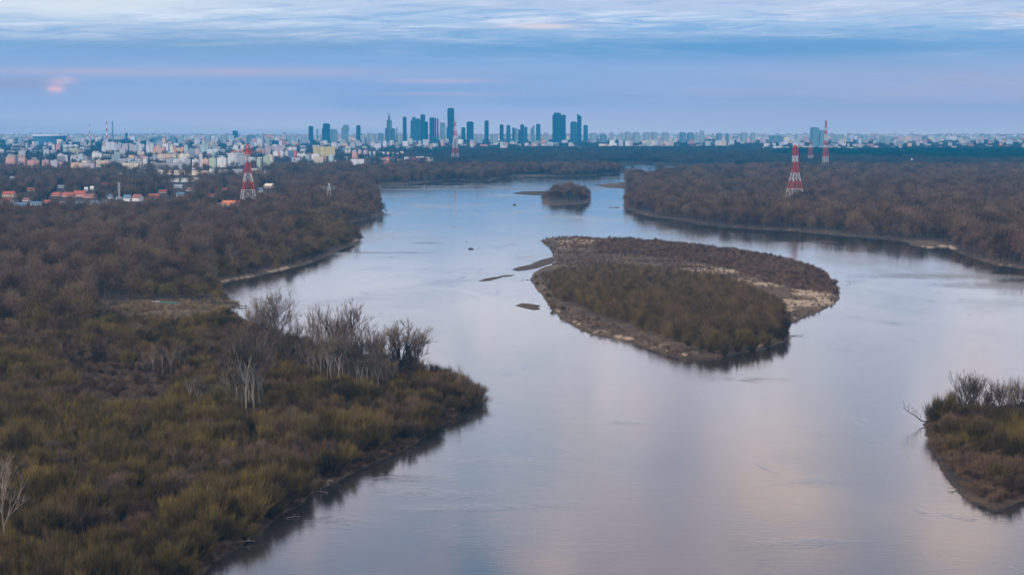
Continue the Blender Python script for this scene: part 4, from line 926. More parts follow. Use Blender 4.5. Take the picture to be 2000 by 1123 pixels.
# filler blocks: 110 more as things, the rest one object of kind stuff
pal = [Wt,Wt,Cr,Pe,Mv,Gy,Te,Pk,(.66,.68,.72),(.60,.62,.68)]
n_ind = 0
fill = MB(); fcols = []
def rand_blk():
    if brng.random() < .965:
        px = brng.uniform(-60, 2060); D = 9000+12000*brng.random()**.8
        if 1200 < px < 1480 and D < 10500: D += 2500
        w_ = brng.uniform(9, 34); h_ = brng.choice([9,12,15,18,22,30,38])*brng.uniform(.8,1.15)
    else:
        px = brng.uniform(-40, 700) if brng.random() < .8 else brng.uniform(1490, 1700); D = brng.uniform(5600, 9000) if px < 1000 else brng.uniform(9000, 10500)
        w_ = brng.uniform(10, 26); h_ = brng.choice([10,12,15,18,24,30])
    return px, D, w_, h_
for k in range(6500):
    px, D, w_, h_ = rand_blk()
    if k > 4200: D = brng.uniform(14500, 20800); w_ = brng.uniform(15, 60); h_ = brng.uniform(14, 36)
    yb = Y0 + FPX*CAMZ/D; col = brng.choice(pal)
    if n_ind < 105 and D < 12500 and w_ > 20 and k % 3 == 0:
        yt = Y0 + FPX*(CAMZ-h_)/D; wp = w_*FPX/D
        apartment(px-wp/2, px+wp/2, yt, yb, col, f"{names.get(col,'pale')} distant block{where(px, (yt+yb)/2)}", hidden=0, grp='distant city blocks'); n_ind += 1
    else:
        xc = (px-1000)*D/FPX; yaw = brng.uniform(-.5,.5); d_ = brng.uniform(10,16); c0, s0 = math.cos(yaw), math.sin(yaw)
        P4 = [(xc+a*c0-b_*s0, D+a*s0+b_*c0) for a, b_ in ((-w_/2,-d_/2),(w_/2,-d_/2),(w_/2,d_/2),(-w_/2,d_/2))]
        fill.prism(P4, 1, h_+2); dm = brng.uniform(.45,.95); fcols += [tuple(dm*c for c in col)]*6
me = fill.mesh('distant_buildings', None) if False else bpy.data.meshes.new('distant_buildings')
me.from_pydata(fill.v, [], fill.f)
ca = me.color_attributes.new('tint', 'FLOAT_COLOR', 'CORNER'); lc_ = np.ones((len(me.loops), 4)); j = 0
for p_, c_ in zip(me.polygons, fcols):
    for li in p_.loop_indices: lc_[li,:3] = c_
ca.data.foreach_set('color', lc_.ravel())
m_, t_, b_ = new_mat('distant_walls'); at = t_.node('ShaderNodeAttribute', attribute_name='tint'); t_.l.new(at.outputs['Color'], b_.inputs['Base Color']); b_.inputs['Roughness'].default_value = .8
me.materials.append(m_); o = bpy.data.objects.new('distant_buildings', me); COL.objects.link(o)
tag(o, 'countless small pale buildings of the city spread along the horizon', 'buildings', kind='stuff')

# houses with pitched roofs
def house(px, py, wpx, hpx, wall, roof, label, yaw=None, extra=3.0, grp='houses'):
    D = FPX*CAMZ/(py+extra-Y0); xc, _ = XZ(px, py, D); w_ = wpx*D/FPX; zt = XZ(px, py-hpx, D)[1]; yaw = brng.uniform(-.7,.7) if yaw is None else yaw
    o = empty('house', (xc, D, 0), yaw); tag(o, label, 'house', grp); dp = min(w_*.75, 12); ev = max(4.0, zt*.58 if zt < 14 else zt-5); zt = max(zt, ev+2.5)
    wl = MB(); wl.add([(-w_/2,-dp/2,1),(w_/2,-dp/2,1),(w_/2,dp/2,1),(-w_/2,dp/2,1),(-w_/2,-dp/2,ev),(w_/2,-dp/2,ev),(w_/2,dp/2,ev),(-w_/2,dp/2,ev),(-w_/2,0,zt-.4),(w_/2,0,zt-.4)],
        [(0,1,5,4),(2,3,7,6),(1,2,6,9,5),(3,0,4,8,7)])
    q = wl.build('wall', M_fac, o); setcol(q, wall)
    rf = MB(); e = .6
    for sy in (-1, 1):
        a = [(-w_/2-e, sy*(dp/2+e), ev-.3), (w_/2+e, sy*(dp/2+e), ev-.3), (w_/2+e, 0, zt), (-w_/2-e, 0, zt)]
        rf.add(a+[(p[0],p[1],p[2]+.35) for p in a], [(0,1,2,3),(7,6,5,4),(0,4,5,1),(1,5,6,2),(2,6,7,3),(3,7,4,0)])
    q = rf.build('roof', M_col, o); setcol(q, roof)
    ch = MB(); ch.box(w_*.2, w_*.2+.8, .3, 1.1, zt-2.0, zt+1.0); ch.build('chimney', M_tile, q)
    return o
for h_ in HL: house(*h_)
for k in range(60):                      # colourful estate on the left of the river
    px = 700+brng.random()*140; py = 312+brng.random()*11 - (px-700)*.01
    wc = brng.choice([Cr,Wt,Pe,(.72,.50,.22)]); rc = brng.choice([RT,RT,RD,OR]); rn = {RT:'red',RD:'dark red',OR:'orange'}[rc]
    house(px, py, brng.uniform(5,9), brng.uniform(4,6), wc, rc, f"small {names.get(wc,'ochre')} house with {rn} roof{where(px, py)}", extra=0, grp='riverside estate houses')
for k in range(55):
    px = brng.uniform(500, 700) if k % 2 else brng.uniform(-20, 480); py = brng.uniform(318, 334) if k % 2 else brng.uniform(300, 345)
    rc = brng.choice([RT,GRf,BR,RD]); rn = {RT:'red',RD:'dark red',GRf:'grey',BR:'blue'}[rc]
    house(px, py, brng.uniform(4,9), brng.uniform(3,5), brng.choice([Wt,Cr,Ww]), rc, f"tiny pale house with {rn} roof{where(px, py)}", extra=0, grp='small town houses')
for k in range(26):
    px = brng.uniform(1540, 1690) if k % 2 else brng.uniform(1740, 2010); py = brng.uniform(289, 294) if k % 2 else brng.uniform(317, 326)
    rc = brng.choice([RT,GRf,RD]); rn = {RT:'red',RD:'dark red',GRf:'grey'}[rc]
    house(px, py, brng.uniform(4,8), brng.uniform(3,4.5), brng.choice([Wt,Cr,Ww]), rc, f"tiny pale house with {rn} roof{where(px, py)}", extra=0, grp='houses beyond the right woods')

# modern white church with sloping roof, and slim belfry
D = 4750; xa, _ = XZ(267, 350, D); o = empty('church', (xa, D, 0), .15); tag(o, 'white modern church with a sweeping pale wedge roof and slim tower', 'church')
c_ = MB(); c_.prism([(-22,-12),(22,-12),(22,14),(-22,14)], 1, 9, None); q = c_.build('wall', M_fac, o); setcol(q, Ww)
c_ = MB(); c_.add([(-24,-13,9.01),(24,-13,9.01),(24,15,9.01),(-24,15,9.01),(-18,0,22),(2,0,15)], [(0,1,5,4),(1,2,5),(2,3,4,5),(3,0,4),(3,2,1,0)]); q = c_.build('roof', M_col, o); setcol(q, (.62,.68,.72))
c_ = MB(); c_.prism([(8,16),(11,16),(11,19),(8,19)], 1, 31, [(8.6,16.6),(10.4,16.6),(10.4,18.4),(8.6,18.4)]); q = c_.build('belfry', M_col, o); setcol(q, (.55,.58,.55))
D = 4200; xa, _ = XZ(279, 355, D); o = empty('hall', (xa, D, 0), .05); tag(o, 'white hall with a row of tall windows in front of the modern church', 'building')
c_ = MB(); c_.box(-14,14,-6,6,1,7.2); q = c_.build('wall', M_fac, o); setcol(q, Ww); c_ = MB(); c_.box(-15,15,-7,7,7.203,8.4); q = c_.build('roof', M_col, o); setcol(q, (.6,.62,.64))
for px, yt, yb, lab in ((151,304,322,'white church tower with pointed red cap above the pink blocks'),(1781,309,323,'slim white church steeple beyond the right bank woods')):
    D = FPX*CAMZ/(yb-Y0); xa, zt = XZ(px, yt, D); o = empty('church_tower', (xa, D, 0), .2); tag(o, lab, 'church tower'); w_ = 3.2
    c_ = MB(); c_.box(-w_,w_,-w_,w_,1,zt*.68); q = c_.build('wall', M_fac, o); setcol(q, Ww)
    c_ = MB(); c_.prism([(-w_*1.1,-w_*1.1),(w_*1.1,-w_*1.1),(w_*1.1,w_*1.1),(-w_*1.1,w_*1.1)], zt*.68+.003, zt, [(-.2,-.2),(.2,-.2),(.2,.2),(-.2,.2)]); q = c_.build('spire', M_col, o); setcol(q, RD if px < 200 else (.6,.64,.66))

# ------------------------------------------------------------------ skyline
DS = 12000.0
GL=(.02,.07,.12); GL2=(.04,.11,.17); GLp=(.18,.28,.34)
def tower(parts, label, D=DS, spire=None, col=GL, name='skyscraper', grp='skyscrapers of the skyline'):
    """parts: (x0,x1,top y, part name[, taper]) in photo pixels at distance D"""
    cx = sum((p[0]+p[1])/2 for p in parts)/len(parts); xc, _ = XZ(cx, 260, D)
    o = empty(name, (xc, D, 0)); tag(o, label, 'skyscraper', grp); k = D/FPX
    for i, p in enumerate(parts):
        a = (p[0]-cx)*k; b_ = (p[1]-cx)*k; zt = float(XZ(cx, p[2], D)[1]); dp = min((b_-a), 34)*.9*(1-.07*i); opt = p[4] if len(p) > 4 else None
        z0 = 1.0 if not (opt and 'z0' in opt) else float(XZ(cx, opt['z0'], D)[1])
        m = MB(); base_ = [(a,-dp/2),(b_,-dp/2),(b_,dp/2),(a,dp/2)]
        if opt and 'slant' in opt:
            zl, zr = (float(XZ(cx, s_, D)[1]) for s_ in opt['slant'])
            m.add([(a,-dp/2,z0),(b_,-dp/2,z0),(b_,dp/2,z0),(a,dp/2,z0),(a,-dp/2,zl),(b_,-dp/2,zr),(b_,dp/2,zr),(a,dp/2,zl)], [(3,2,1,0),(4,5,6,7),(0,1,5,4),(1,2,6,5),(2,3,7,6),(3,0,4,7)])
        elif opt and 'round' in opt:
            n = 14; pl = [((a+b_)/2+(b_-a)/2*math.cos(6.2832*j/n), dp/2*math.sin(6.2832*j/n)) for j in range(n)]
            m.prism(pl, z0, zt-9); m.prism([(x*1.0,y*1.0) for x, y in pl], zt-8.99, zt, [((a+b_)/2+(x-(a+b_)/2)*.72, y*.72) for x, y in pl])
        elif opt and 'taper' in opt:
            f = opt['taper']; mid = (a+b_)/2; m.prism(base_, z0, zt, [(mid+(x-mid)*f, y*f) for x, y in base_])
        else:
            m.prism(base_, z0, zt)
            m.box(a+(b_-a)*.15, b_-(b_-a)*.2, -dp*.3, dp*.3, zt+.003, zt+3.5)
        q = m.build(p[3], M_glassf, o); setcol(q, (opt or {}).get('col', col)); 
    if spire:
        sx_, y1_, y2_, r_ = spire; m = MB(); m.tube(((sx_-cx)*k, 0, float(XZ(cx, y1_, D)[1])), ((sx_-cx)*k, 0, float(XZ(cx, y2_, D)[1])), r_, r_*.35, 6); q = m.build('spire', M_steel, o)
    return o
tower([(603,611.5,247.5,'tower_body')], 'squat dark tower, first of the skyline from the left')
tower([(631,644.5,242.5,'tower_body'),(629,631,252,'side_wing')], 'broad dark tower with a short mast left of the crane', spire=(636,242.5,237,1.2))
tower([(618,621,253,'tower_body')], 'thin pale tower between the squat tower and the broad one', col=GLp)
tower([(670,680,245,'tower_body'),(667,670,251,'side_wing')], 'pale stepped tower with a red edge strip', col=GLp, spire=(681.5,256,243,2.4))
tower([(646,658,253.5,'tower_body')], 'pale block with dark top beneath the crane arm', col=GLp)
tower([(696,704,246,'tower_body')], 'squarish dark tower standing alone left of the spired palace')
tower([(755.5,765,235.5,'tower_body',{'col':(.10,.16,.20)}),(758,762,228,'upper_tier',{'z0':235.4}),(752,755.4,252,'left_wing'),(765.1,772,252,'right_wing'),(774,776,250,'corner_turret'),(758.8,761.4,222,'lantern',{'z0':227.9,'taper':.5})], 'stepped palace tower crowned by a needle spire', spire=(760.1,222,215.5,1.5), col=(.10,.16,.20))
tower([(787,794,229.5,'tower_body')], 'slim dark slab right of the spired palace')
tower([(802,804.9,236,'left_wing'),(805,812,230,'tower_body'),(812.1,821,233,'right_wing')], 'wide teal tower with stepped top', col=GL2)
tower([(821.5,830.5,225,'tower_body'),(830.6,836,239,'side_wing')], 'tall flat-topped tower touching the wide teal one')
tower([(839,848.5,231,'tower_body')], 'dark tower with rounded shoulders and short mast left of the striped towers', spire=(842.5,231,226.5,1.0))
tower([(849,852,231,'tower_body'),(853.2,856.5,233,'side_wing')], 'pair of narrow striped shafts joined as one tower', col=GL2)
tower([(859,870,241,'tower_body')], 'pale unfinished tower with cranes left of the highest tower', col=(.22,.32,.40))
tower([(874,887,212.5,'tower_body'),(872,876,250,'podium')], 'highest tower of the skyline, a dark slab with long mast', spire=(883,212.5,194,1.7))
tower([(901,909,250,'tower_body')], 'low dark block right of the highest tower')
tower([(911.5,925,239,'tower_body')], 'broad dark slab behind the left bank of the far pylon')
tower([(946,954.5,235.5,'tower_body',{'round':1})], 'dark tower with rounded crown standing alone mid skyline')
tower([(976,983.5,244.5,'tower_body')], 'small dark tower, first right of the rounded one')
tower([(989,997,245.6,'tower_body')], 'small grey tower, second right of the rounded one', col=GL2)
tower([(1000.5,1005,250.5,'tower_body'),(1005.1,1011,251.5,'side_wing',{'col':GLp})], 'low pair of joined blocks, dark and pale')
tower([(1016,1023.7,244.5,'tower_body'),(1012,1015.9,254,'left_wing'),(1024,1030,249,'right_wing',{'col':GL2})], 'dark tower with lower wings either side')
tower([(1040,1044,246.5,'tower_body'),(1036,1039.9,251,'side_wing')], 'pale narrow tower with a lower left shoulder', col=GLp)
tower([(1047,1055.5,243.5,'tower_body',{'col':GL2})], 'blue tower with pale right flank, last before the gap')
tower([(1079,1080.9,226,'left_wing'),(1081,1095.5,221.5,'tower_body'),(1095.6,1105,225,'right_wing',{'taper':.96})], 'massive wide tower with notched top right of the gap')
tower([(1114,1126.5,239,'tower_body')], 'mid height block left of the pointed tower', col=GL2)
tower([(1127,1135.5,226,'tower_body',{'slant':(222.5,228)})], 'pointed tower with a slanted knife-edge roof')
tower([(1139.5,1148,245.6,'tower_body')], 'short dark tower right of the pointed tower', col=GL2)
tower([(1583,1599,250,'tower_body',{'col':(.16,.28,.36)})], 'wide blue grey tower block beside the far right pylon', D=9800)
tower([(1601,1611,255.5,'tower_body',{'col':(.18,.30,.38)})], 'lower blue grey block touching the far right pylon', D=9800)
tower([(455,464,256.5,'tower_body')], 'lone blue block over the horizon above the left estate', D=13500)
tower([(245,249,261,'tower_body')], 'tiny blue block on the horizon right of the chimneys', D=13500)
for (a, b_, yt) in [(1151,1167,258),(1190,1199,257),(1210,1218,257.5),(1219,1233,256),(1235,1251,256.5),(1255,1270,257),(1271,1285,256.5),(1291,1307,257),(1326,1340,257),(1341,1356,257.5),(1357,1364,257),(1366,1376,253.5),(1398,1410,258.5),(1416,1424,259.5),(1445,1461,257.5),(1465,1476,258),(1622,1651,261.5),(1681,1695,262),(1500,1530,263.5),(1720,1740,264),(1800,1812,265),(1930,1942,265.5),(1880,1895,265),
                   (1170,1186,261),(1060,1072,258),(956,974,260),(926,944,260.5),(715,735,259),(738,750,258.5),(776,786,258),(706,714,261),(560,580,263),(586,600,264),(430,444,262),(398,412,263.5),(480,500,262.5),(505,515,264),(330,345,265),(346,360,264.5),(300,316,266),(35,44,266.5),(20,30,267)]:
    tower([(a+.08*(b_-a), b_-.08*(b_-a), yt+2.6, 'tower_body', {'col':(.34,.42,.46) if int(a) % 3 else (.16,.26,.32)})], f"{'wide' if b_-a > 14 else 'narrow'} blue office block{where((a+b_)/2, yt+3)}", name='office_block', grp='office blocks on the horizon', D=11800)
# crane by the pale block
def crane(px, y_top, y_base, arm0, arm1, label, D=DS):
    xc, zt = XZ(px, y_top, D); k = D/FPX; o = empty('tower_crane', (xc, D-30, 0)); tag(o, label, 'crane', 'tower cranes'); zt = float(zt)
    m = MB(); m.tube((0,0,1),(0,0,zt+4),1.3,1.3,4); m.build('mast', M_steel, o)
    m = MB(); m.tube(((arm0-px)*k,0,zt),((arm1-px)*k,0,zt),1.2,.9,4); m.build('jib', M_steel, o)
    m = MB(); m.box((arm1-px)*k-3,(arm1-px)*k+3,-1.5,1.5,zt-4,zt-1); m.build('counterweight', M_col, o)
crane(657, 252.5, 270, 644, 660, 'tower crane over the pale block left of the skyline')
crane(860.5, 236, 260, 855, 863, 'left one of two cranes over the unfinished tower')
crane(869.5, 233, 260, 866, 873, 'right one of two cranes over the unfinished tower')

# chimneys
def chimney(px, yt, yb, r_, striped, label, D=11500):
    xc, zt = XZ(px, yt, D); zt = float(zt); o = empty('chimney_stack', (xc, D, 0)); tag(o, label, 'chimney', 'power station chimneys'); n = 7; z0 = 1
    for i in range(n):
        a = z0+(zt-z0)*i/n; b_ = z0+(zt-z0)*(i+1)/n; ra = r_*(1-.45*i/n); rb = r_*(1-.45*(i+1)/n); m = MB(); m.tube((0,0,a+.01),(0,0,b_),ra,rb,12)
        q = m.build('shaft_band', M_col, o); setcol(q, ((.42,.10,.12) if i % 2 == 0 else (.75,.72,.74)) if striped else (.12,.22,.30))
chimney(175, 242, 268, 3.2, True, 'thinnest red and white striped stack, left of the other two')
chimney(208, 237, 268, 5.5, True, 'red and white striped chimney, middle one of three stacks')
chimney(219.5, 237, 268, 5.5, False, 'plain grey blue chimney right of the striped one')

# stadium
D = 11300; xa, _ = XZ(97, 265, D); o = empty('stadium', (xa, D, 0)); tag(o, 'oval stadium bowl with a ring of masts on the left horizon', 'stadium'); rx = 33*D/FPX; n = 56
zb, zr = 1.0, float(XZ(97, 262.5, D)[1])
m = MB(); vs = []
for j in range(n):
    a = 6.28319*j/n; vs += [(math.cos(a)*rx*.90, math.sin(a)*rx*.8*.90, zb), (math.cos(a)*rx, math.sin(a)*rx*.8, zr-10)]
m.add(vs, [(2*j, 2*((j+1)%n), 2*((j+1)%n)+1, 2*j+1) for j in range(n)]); q = m.build('bowl_wall', M_col, o); setcol(q, (.06,.14,.24))
m = MB(); vs = []
for j in range(n):
    a = 6.28319*j/n; vs += [(math.cos(a)*rx*1.005, math.sin(a)*rx*.805, zr-9.9), (math.cos(a)*rx*1.005, math.sin(a)*rx*.805, zr-3), (math.cos(a)*rx*.5, math.sin(a)*rx*.4, zr-8)]
m.add(vs, [(3*j, 3*((j+1)%n), 3*((j+1)%n)+1, 3*j+1) for j in range(n)]+[(3*j+1, 3*((j+1)%n)+1, 3*((j+1)%n)+2, 3*j+2) for j in range(n)]); q = m.build('roof_ring', M_col, o); setcol(q, (.72,.74,.78))
for j in range(28):
    a = 6.28319*j/28; m = MB(); m.tube((math.cos(a)*rx*1.0, math.sin(a)*rx*.8, zr-3), (math.cos(a)*rx*1.04, math.sin(a)*rx*.84, zr+(13 if j % 7 else 22)), 1.5, .9, 4); q = m.build('mast', M_steel, o)
m = MB(); m.tube((0,0,zr-6),(0,0,zr+10),1.6,.4,6); m.build('centre_needle', M_steel, o)

# ------------------------------------------------------------------ pylons
def pylon(px, rowsy, base_y, widths, colours, label, D, arms, bar=.55, group='red and white river crossing pylons', arm_col=None, tip=None):
    xc, _ = XZ(px, base_y, D); k = D/FPX; o = empty('lattice_pylon', (xc, D, 0), .35); tag(o, label, 'pylon', group)
    z = [float(XZ(px, yy, D)[1]) for yy in rowsy]; z[-1] = 1.0 if z[-1] < 8 else z[-1]; hw = [w_*k/2 for w_ in widths]
    for i in range(len(z)-1):
        za, zb_ = z[i], z[i+1]; wa, wb = hw[i]*.82, hw[i+1]*.82; m = MB(); mt = M_red if colours[i] == 'r' else M_white
        nseg = max(1, int(round((za-zb_)/max(9.0, (wa+wb)*.9)))); C4 = ((1,1),(-1,1),(-1,-1),(1,-1))
        for s_ in range(nseg):
            f0, f1 = s_/nseg, (s_+1)/nseg; z0, z1 = za+(zb_-za)*f0, za+(zb_-za)*f1; w0, w1 = wa+(wb-wa)*f0, wa+(wb-wa)*f1
            for c_ in range(4):
                a = C4[c_]; b_ = C4[(c_+1) % 4]
                m.tube((a[0]*w0,a[1]*w0,z0),(a[0]*w1,a[1]*w1,z1),bar*1.1,bar*1.2,4)
                m.tube((a[0]*w0,a[1]*w0,z0),(b_[0]*w1,b_[1]*w1,z1),bar*.6,bar*.6,4); m.tube((b_[0]*w0,b_[1]*w0,z0),(a[0]*w1,a[1]*w1,z1),bar*.6,bar*.6,4)
                m.tube((a[0]*w0,a[1]*w0,z0),(b_[0]*w0,b_[1]*w0,z0),bar*.6,bar*.6,4)
        m.build('lattice_section', mt, o)
    for (ay, al) in arms:
        az = float(XZ(px, ay, D)[1]); m = MB(); L_ = al*k
        for sy in (-1.3, 1.3):
            m.tube((-L_,0,az),(L_,0,az),bar*.7,bar*.7,4) if sy < 0 else None
            m.tube((-L_,0,az),(0,sy*2,az+3.2),bar*.5,bar*.5,4); m.tube((L_,0,az),(0,sy*2,az+3.2),bar*.5,bar*.5,4)
            m.tube((-L_,0,az),(0,sy*2,az-2.0),bar*.5,bar*.5,4); m.tube((L_,0,az),(0,sy*2,az-2.0),bar*.5,bar*.5,4)
        q = m.build('crossarm', arm_col or M_steel, o)
    return o
M_armdark = plain('dark_steel', (.07,.07,.08)); M_armor = plain('orange_paint', (.65,.20,.07))
pylon(1552, [284,291,304,317,338,354,369,387,406], 405, [4,9,9,9.5,14,20,26,33,38], 'rrwrwrwr', 'nearest red and white lattice pylon in the right bank forest', 2900, [(298,15),(322,13)], .40, arm_col=M_armdark)
pylon(485, [281,288,303,318,339,356,371,391,408], 408, [3,9,9,9.5,14,20,26,32,38], 'rrwrwrwr', 'red and white lattice pylon standing among the left bank houses', 2860, [(296,36),(300,10)], .40, arm_col=M_armor)
pylon(1612, [235,250,255,262,275,284,289,300,306,328], 330, [1.8,2.8,3.4,4.4,5.4,6.6,7.6,9,9.6,11], 'rwrwrwrrw', 'tallest and farthest red and white pylon, rising above the right horizon', 5500, [(250,5)], .5)
pylon(1583, [277,283,288,296,304,318], 320, [2.5,4,5,6.5,8,9], 'rwrrw', 'faint small red and white pylon between the two taller right bank pylons', 6300, [(283,4)], .45)
pylon(889, [228,240,247,256,266,278,290,300,314], 316, [1.6,2.4,3.6,5,6.5,8.5,10.5,12.5,17], 'wrwrwwrw', 'faint red and white pylon left of the river bend, overlapping the skyline', 6400, [(240,5),(254,5)], .5)
pylon(643, [358,364,372,386,402], 404, [3,4,6,10,15], 'wwww', 'pale green steel pylon with wide arms half sunk in the left woods', 2950, [(365,17),(369,13)], .2, group='small steel pylons')
pylon(233, [357,366,380,396], 398, [2,2.4,3,4], 'www', 'slim pale lattice mast above the white gabled houses', 3050, [(358,4.5),(364,4.5),(370,4)], .22, group='small steel pylons')

# ------------------------------------------------------------------ far meadow strip
def sheet(name, poly, z, mat, label=None):
    m = MB(); pts = [G(a, b_, z) for a, b_ in poly]; m.add([(float(p[0]), float(p[1]), z) for p in pts], [tuple(range(len(pts)))]); return tag(m.build(name, mat), kind='structure')
sheet('field', [(1008,291.5),(1180,290.4),(1420,290.6),(1425,287.5),(1200,287.3),(1008,288)], 5.2, plain('meadow', (.30,.40,.24), .9))
sheet('field', [(508,353),(640,354),(690,352),(680,348.5),(560,348),(510,349)], 4.6, plain('meadow_grey', (.17,.18,.13), .9))

# ------------------------------------------------------------------ small things along and in the river
def boat(px, py, L_, col, label, yaw):
    x_, y_, z_ = gp(px, py); z_ = max(z_, .1); o = empty('boat', (x_, y_, z_), yaw); tag(o, label, 'boat', 'boats drawn up at the inlet')
    m = MB(); sec = [(-.5,.30,.9),(-.2,.46,.75),(.2,.42,.8),(.5,.04,1.15)]; vs = []
    for f, w_, h_ in sec: vs += [(f*L_,-w_*L_*.4,h_),(f*L_,-w_*L_*.22,.1),(f*L_,w_*L_*.22,.1),(f*L_,w_*L_*.4,h_)]
    fs = []
    for i in range(3):
        for j in range(3): fs.append((4*i+j, 4*i+4+j, 4*i+5+j, 4*i+1+j))
    fs += [(0,1,2,3),(15,14,13,12)]; m.add(vs, fs); q = m.build('hull', M_col, o); setcol(q, col)
    m = MB()
    for f in (-.25, .05): m.box(f*L_-.15, f*L_+.15, -.16*L_, .16*L_, .55, .62)
    q = m.build('thwart', M_col, o); setcol(q, (.35,.25,.16))
boat(323, 592, 7.5, (.03,.30,.24), 'green boat drawn up at the inlet, left one of two', .05); boat(336, 592.5, 6.0, (.04,.26,.22), 'green boat drawn up at the inlet, right one of two', -.1)
x_, y_, z_ = gp(303, 590); m = MB(); m.add([(-3.2,-1,0),(3.2,-1,0),(3.6,1,0),(-2.8,1,0),(-2.6,-.4,.9),(2.6,-.4,.9),(2.8,.5,.8),(-2.2,.5,.8)], [(0,1,5,4),(1,2,6,5),(2,3,7,6),(3,0,4,7),(4,5,6,7),(3,2,1,0)])
o = m.build('tarpaulin', M_white); o.location = (x_, y_, z_); tag(o, 'white tarpaulin lying on the sand left of the green boats', 'tarpaulin')
# jetty at the inlet tip
x_, y_, z_ = gp(462, 594); o = empty('jetty', (x_, y_, 0)); tag(o, 'dark low jetty of logs pointing into the river from the inlet tip', 'jetty')
m = MB(); m.box(-7,7,-1.1,1.1,.7,1.05); m.build('deck', M_darkwood, o)
for a in (-6,-2,2,6):
    m = MB(); m.tube((a,-.9,-1.2),(a,-.9,.69),.2,.2,6); m.build('post', M_darkwood, o)
def rock(px, py, r_, label, name='rock', col=None, h=.6, grp='rocks in the river'):
    x_, y_ = (float(v) for v in G(px, py)); rg = random.Random(int(px*7+py)); m = MB(); vs = []; n, k = 9, 4
    for i in range(k+1):
        ph = math.pi/2*i/k
        for j in range(n):
            a = 6.2832*j/n; q = r_*math.cos(ph)*rg.uniform(.75,1.2) if i < k else 0; vs.append((math.cos(a)*q*1.3, math.sin(a)*q, -.15+math.sin(ph)*r_*h*rg.uniform(.85,1.1) if i else -.3))
    m.add(vs, [(i*n+j, i*n+(j+1)%n, (i+1)*n+(j+1)%n, (i+1)*n+j) for i in range(k) for j in range(n)]); o = m.build(name, col or M_darkwood); o.location = (x_, y_, 0); tag(o, label, 'rock', grp); return o
rock(919, 486.5, 2.0, 'largest dark rock out in the river left of the main island', h=.7); rock(923, 487.3, 1.3, 'smaller dark rock touching the right side of the largest one')
rock(1005, 400.5, 2.2, 'lone dark rock in the water left of the small wooded island', h=.8); rock(935, 485, .7, 'small dark rock right of the largest one'); rock(1030, 547, .9, 'dark stone off the west point of the main island'); rock(1022, 548, .7, 'smallest stone off the west point of the main island')
rock(912, 473, .7, 'tiny dark rock upstream of the largest one'); rock(1192, 405, 1.2, 'small dark rock off the right bank corner', h=.5)
def log(pts, r_, label, twigs=0, mat=None, name='driftwood_log', tl=2.0, cat='log', grp='driftwood'):
    o = empty(name, pts[0]); tag(o, label, cat, grp); m = MB(); p0 = Vector(pts[0]); rg = random.Random(int(abs(p0.x)*3)); n = len(pts)-1
    for i in range(n): m.tube(Vector(pts[i])-p0, Vector(pts[i+1])-p0, r_*(1-.7*i/n), r_*(1-.7*(i+1)/n), 5)
    m.build('trunk', mat or M_darkwood, o); b_ = MB()
    for j in range(twigs):
        f = rg.uniform(.25,1)*n; i = min(n-1, int(f)); s_ = (Vector(pts[i]).lerp(Vector(pts[i+1]), f-i))-p0
        d_ = Vector((rg.uniform(-.35,.2), rg.uniform(-.3,.3), 1)); e = s_ + d_*tl*rg.uniform(.5,1.2)
        b_.tube(s_, e, r_*.3, r_*.1, 3, False)
        for q in range(2): u = s_.lerp(e, rg.uniform(.4,.9)); b_.tube(u, u+Vector((rg.uniform(-.6,.6), rg.uniform(-.4,.4), .8))*tl*.4, r_*.14, r_*.05, 3, False)
    if twigs: b_.build('branches', mat or M_darkwood, o)
    return o
x_, y_ = (float(v) for v in G(1806, 829)); D = y_
def at(px, py): a, b_ = XZ(px, py, D); return (float(a), D, float(b_))
log([(x_+3, y_+1, .8), at(1800,822), at(1788,812), at(1774,804), at(1764,796)], .30, 'dead branching tree leaning out over the water from the corner island', 9, tl=3.6, name='fallen_tree', cat='fallen tree')
for i, (px, py, dx, dy, L_, mt, lab) in enumerate([(700,915,1,.2,3.5,M_dead,'short grey log at the foot of the near bank, right of the pale branch'),(845,843,1,.2,5,M_darkwood,'dark trunk dipping into the water under the bank tip shrubs'),(1105,627,-1,.1,4,M_dead,'pale stick on the south west rim of the main island'),(1480,683,1,.2,5,M_dead,'bleached log on the south shore of the main island'),(1868,957,-1,.3,3,M_dead,'forked stick on the mud of the corner island'),(640,963,-1,.4,5,M_dead,'bleached trunk lying half in the water on the near bank'),(655,925,1,-.3,4,M_dead,'pale branch fallen on the near bank slope'),(1545,656,1,.0,7,M_darkwood,'dark log reaching off the south east point of the main island'),
     (1210,405.5,-1,0,16,M_darkwood,'dark log jetty off the right bank corner'),(752,419.5,1,0,9,M_darkwood,'dark log at the tip of the left bank point'),(470,1062,1,.3,4,M_dead,'pale dead branch on the near bank low down'),(560,1012,1,.5,4,M_dead,'grey dead branch tangled on the near bank edge'),(505,905,1,.2,3,M_dead,'short pale log among the near bushes')]):
    X_, Y_ = (float(v) for v in G(px, py)); z_ = max(.15, float(gh(X_, Y_)[0])+.3); log([(X_, Y_, z_), (X_+dx*L_*.5, Y_+dy*L_*.5, z_+.25), (X_+dx*L_, Y_+dy*L_, z_+.1)], .22 if L_ < 9 else .5, lab, 4 if L_ < 9 else 0, mt, tl=1.1)
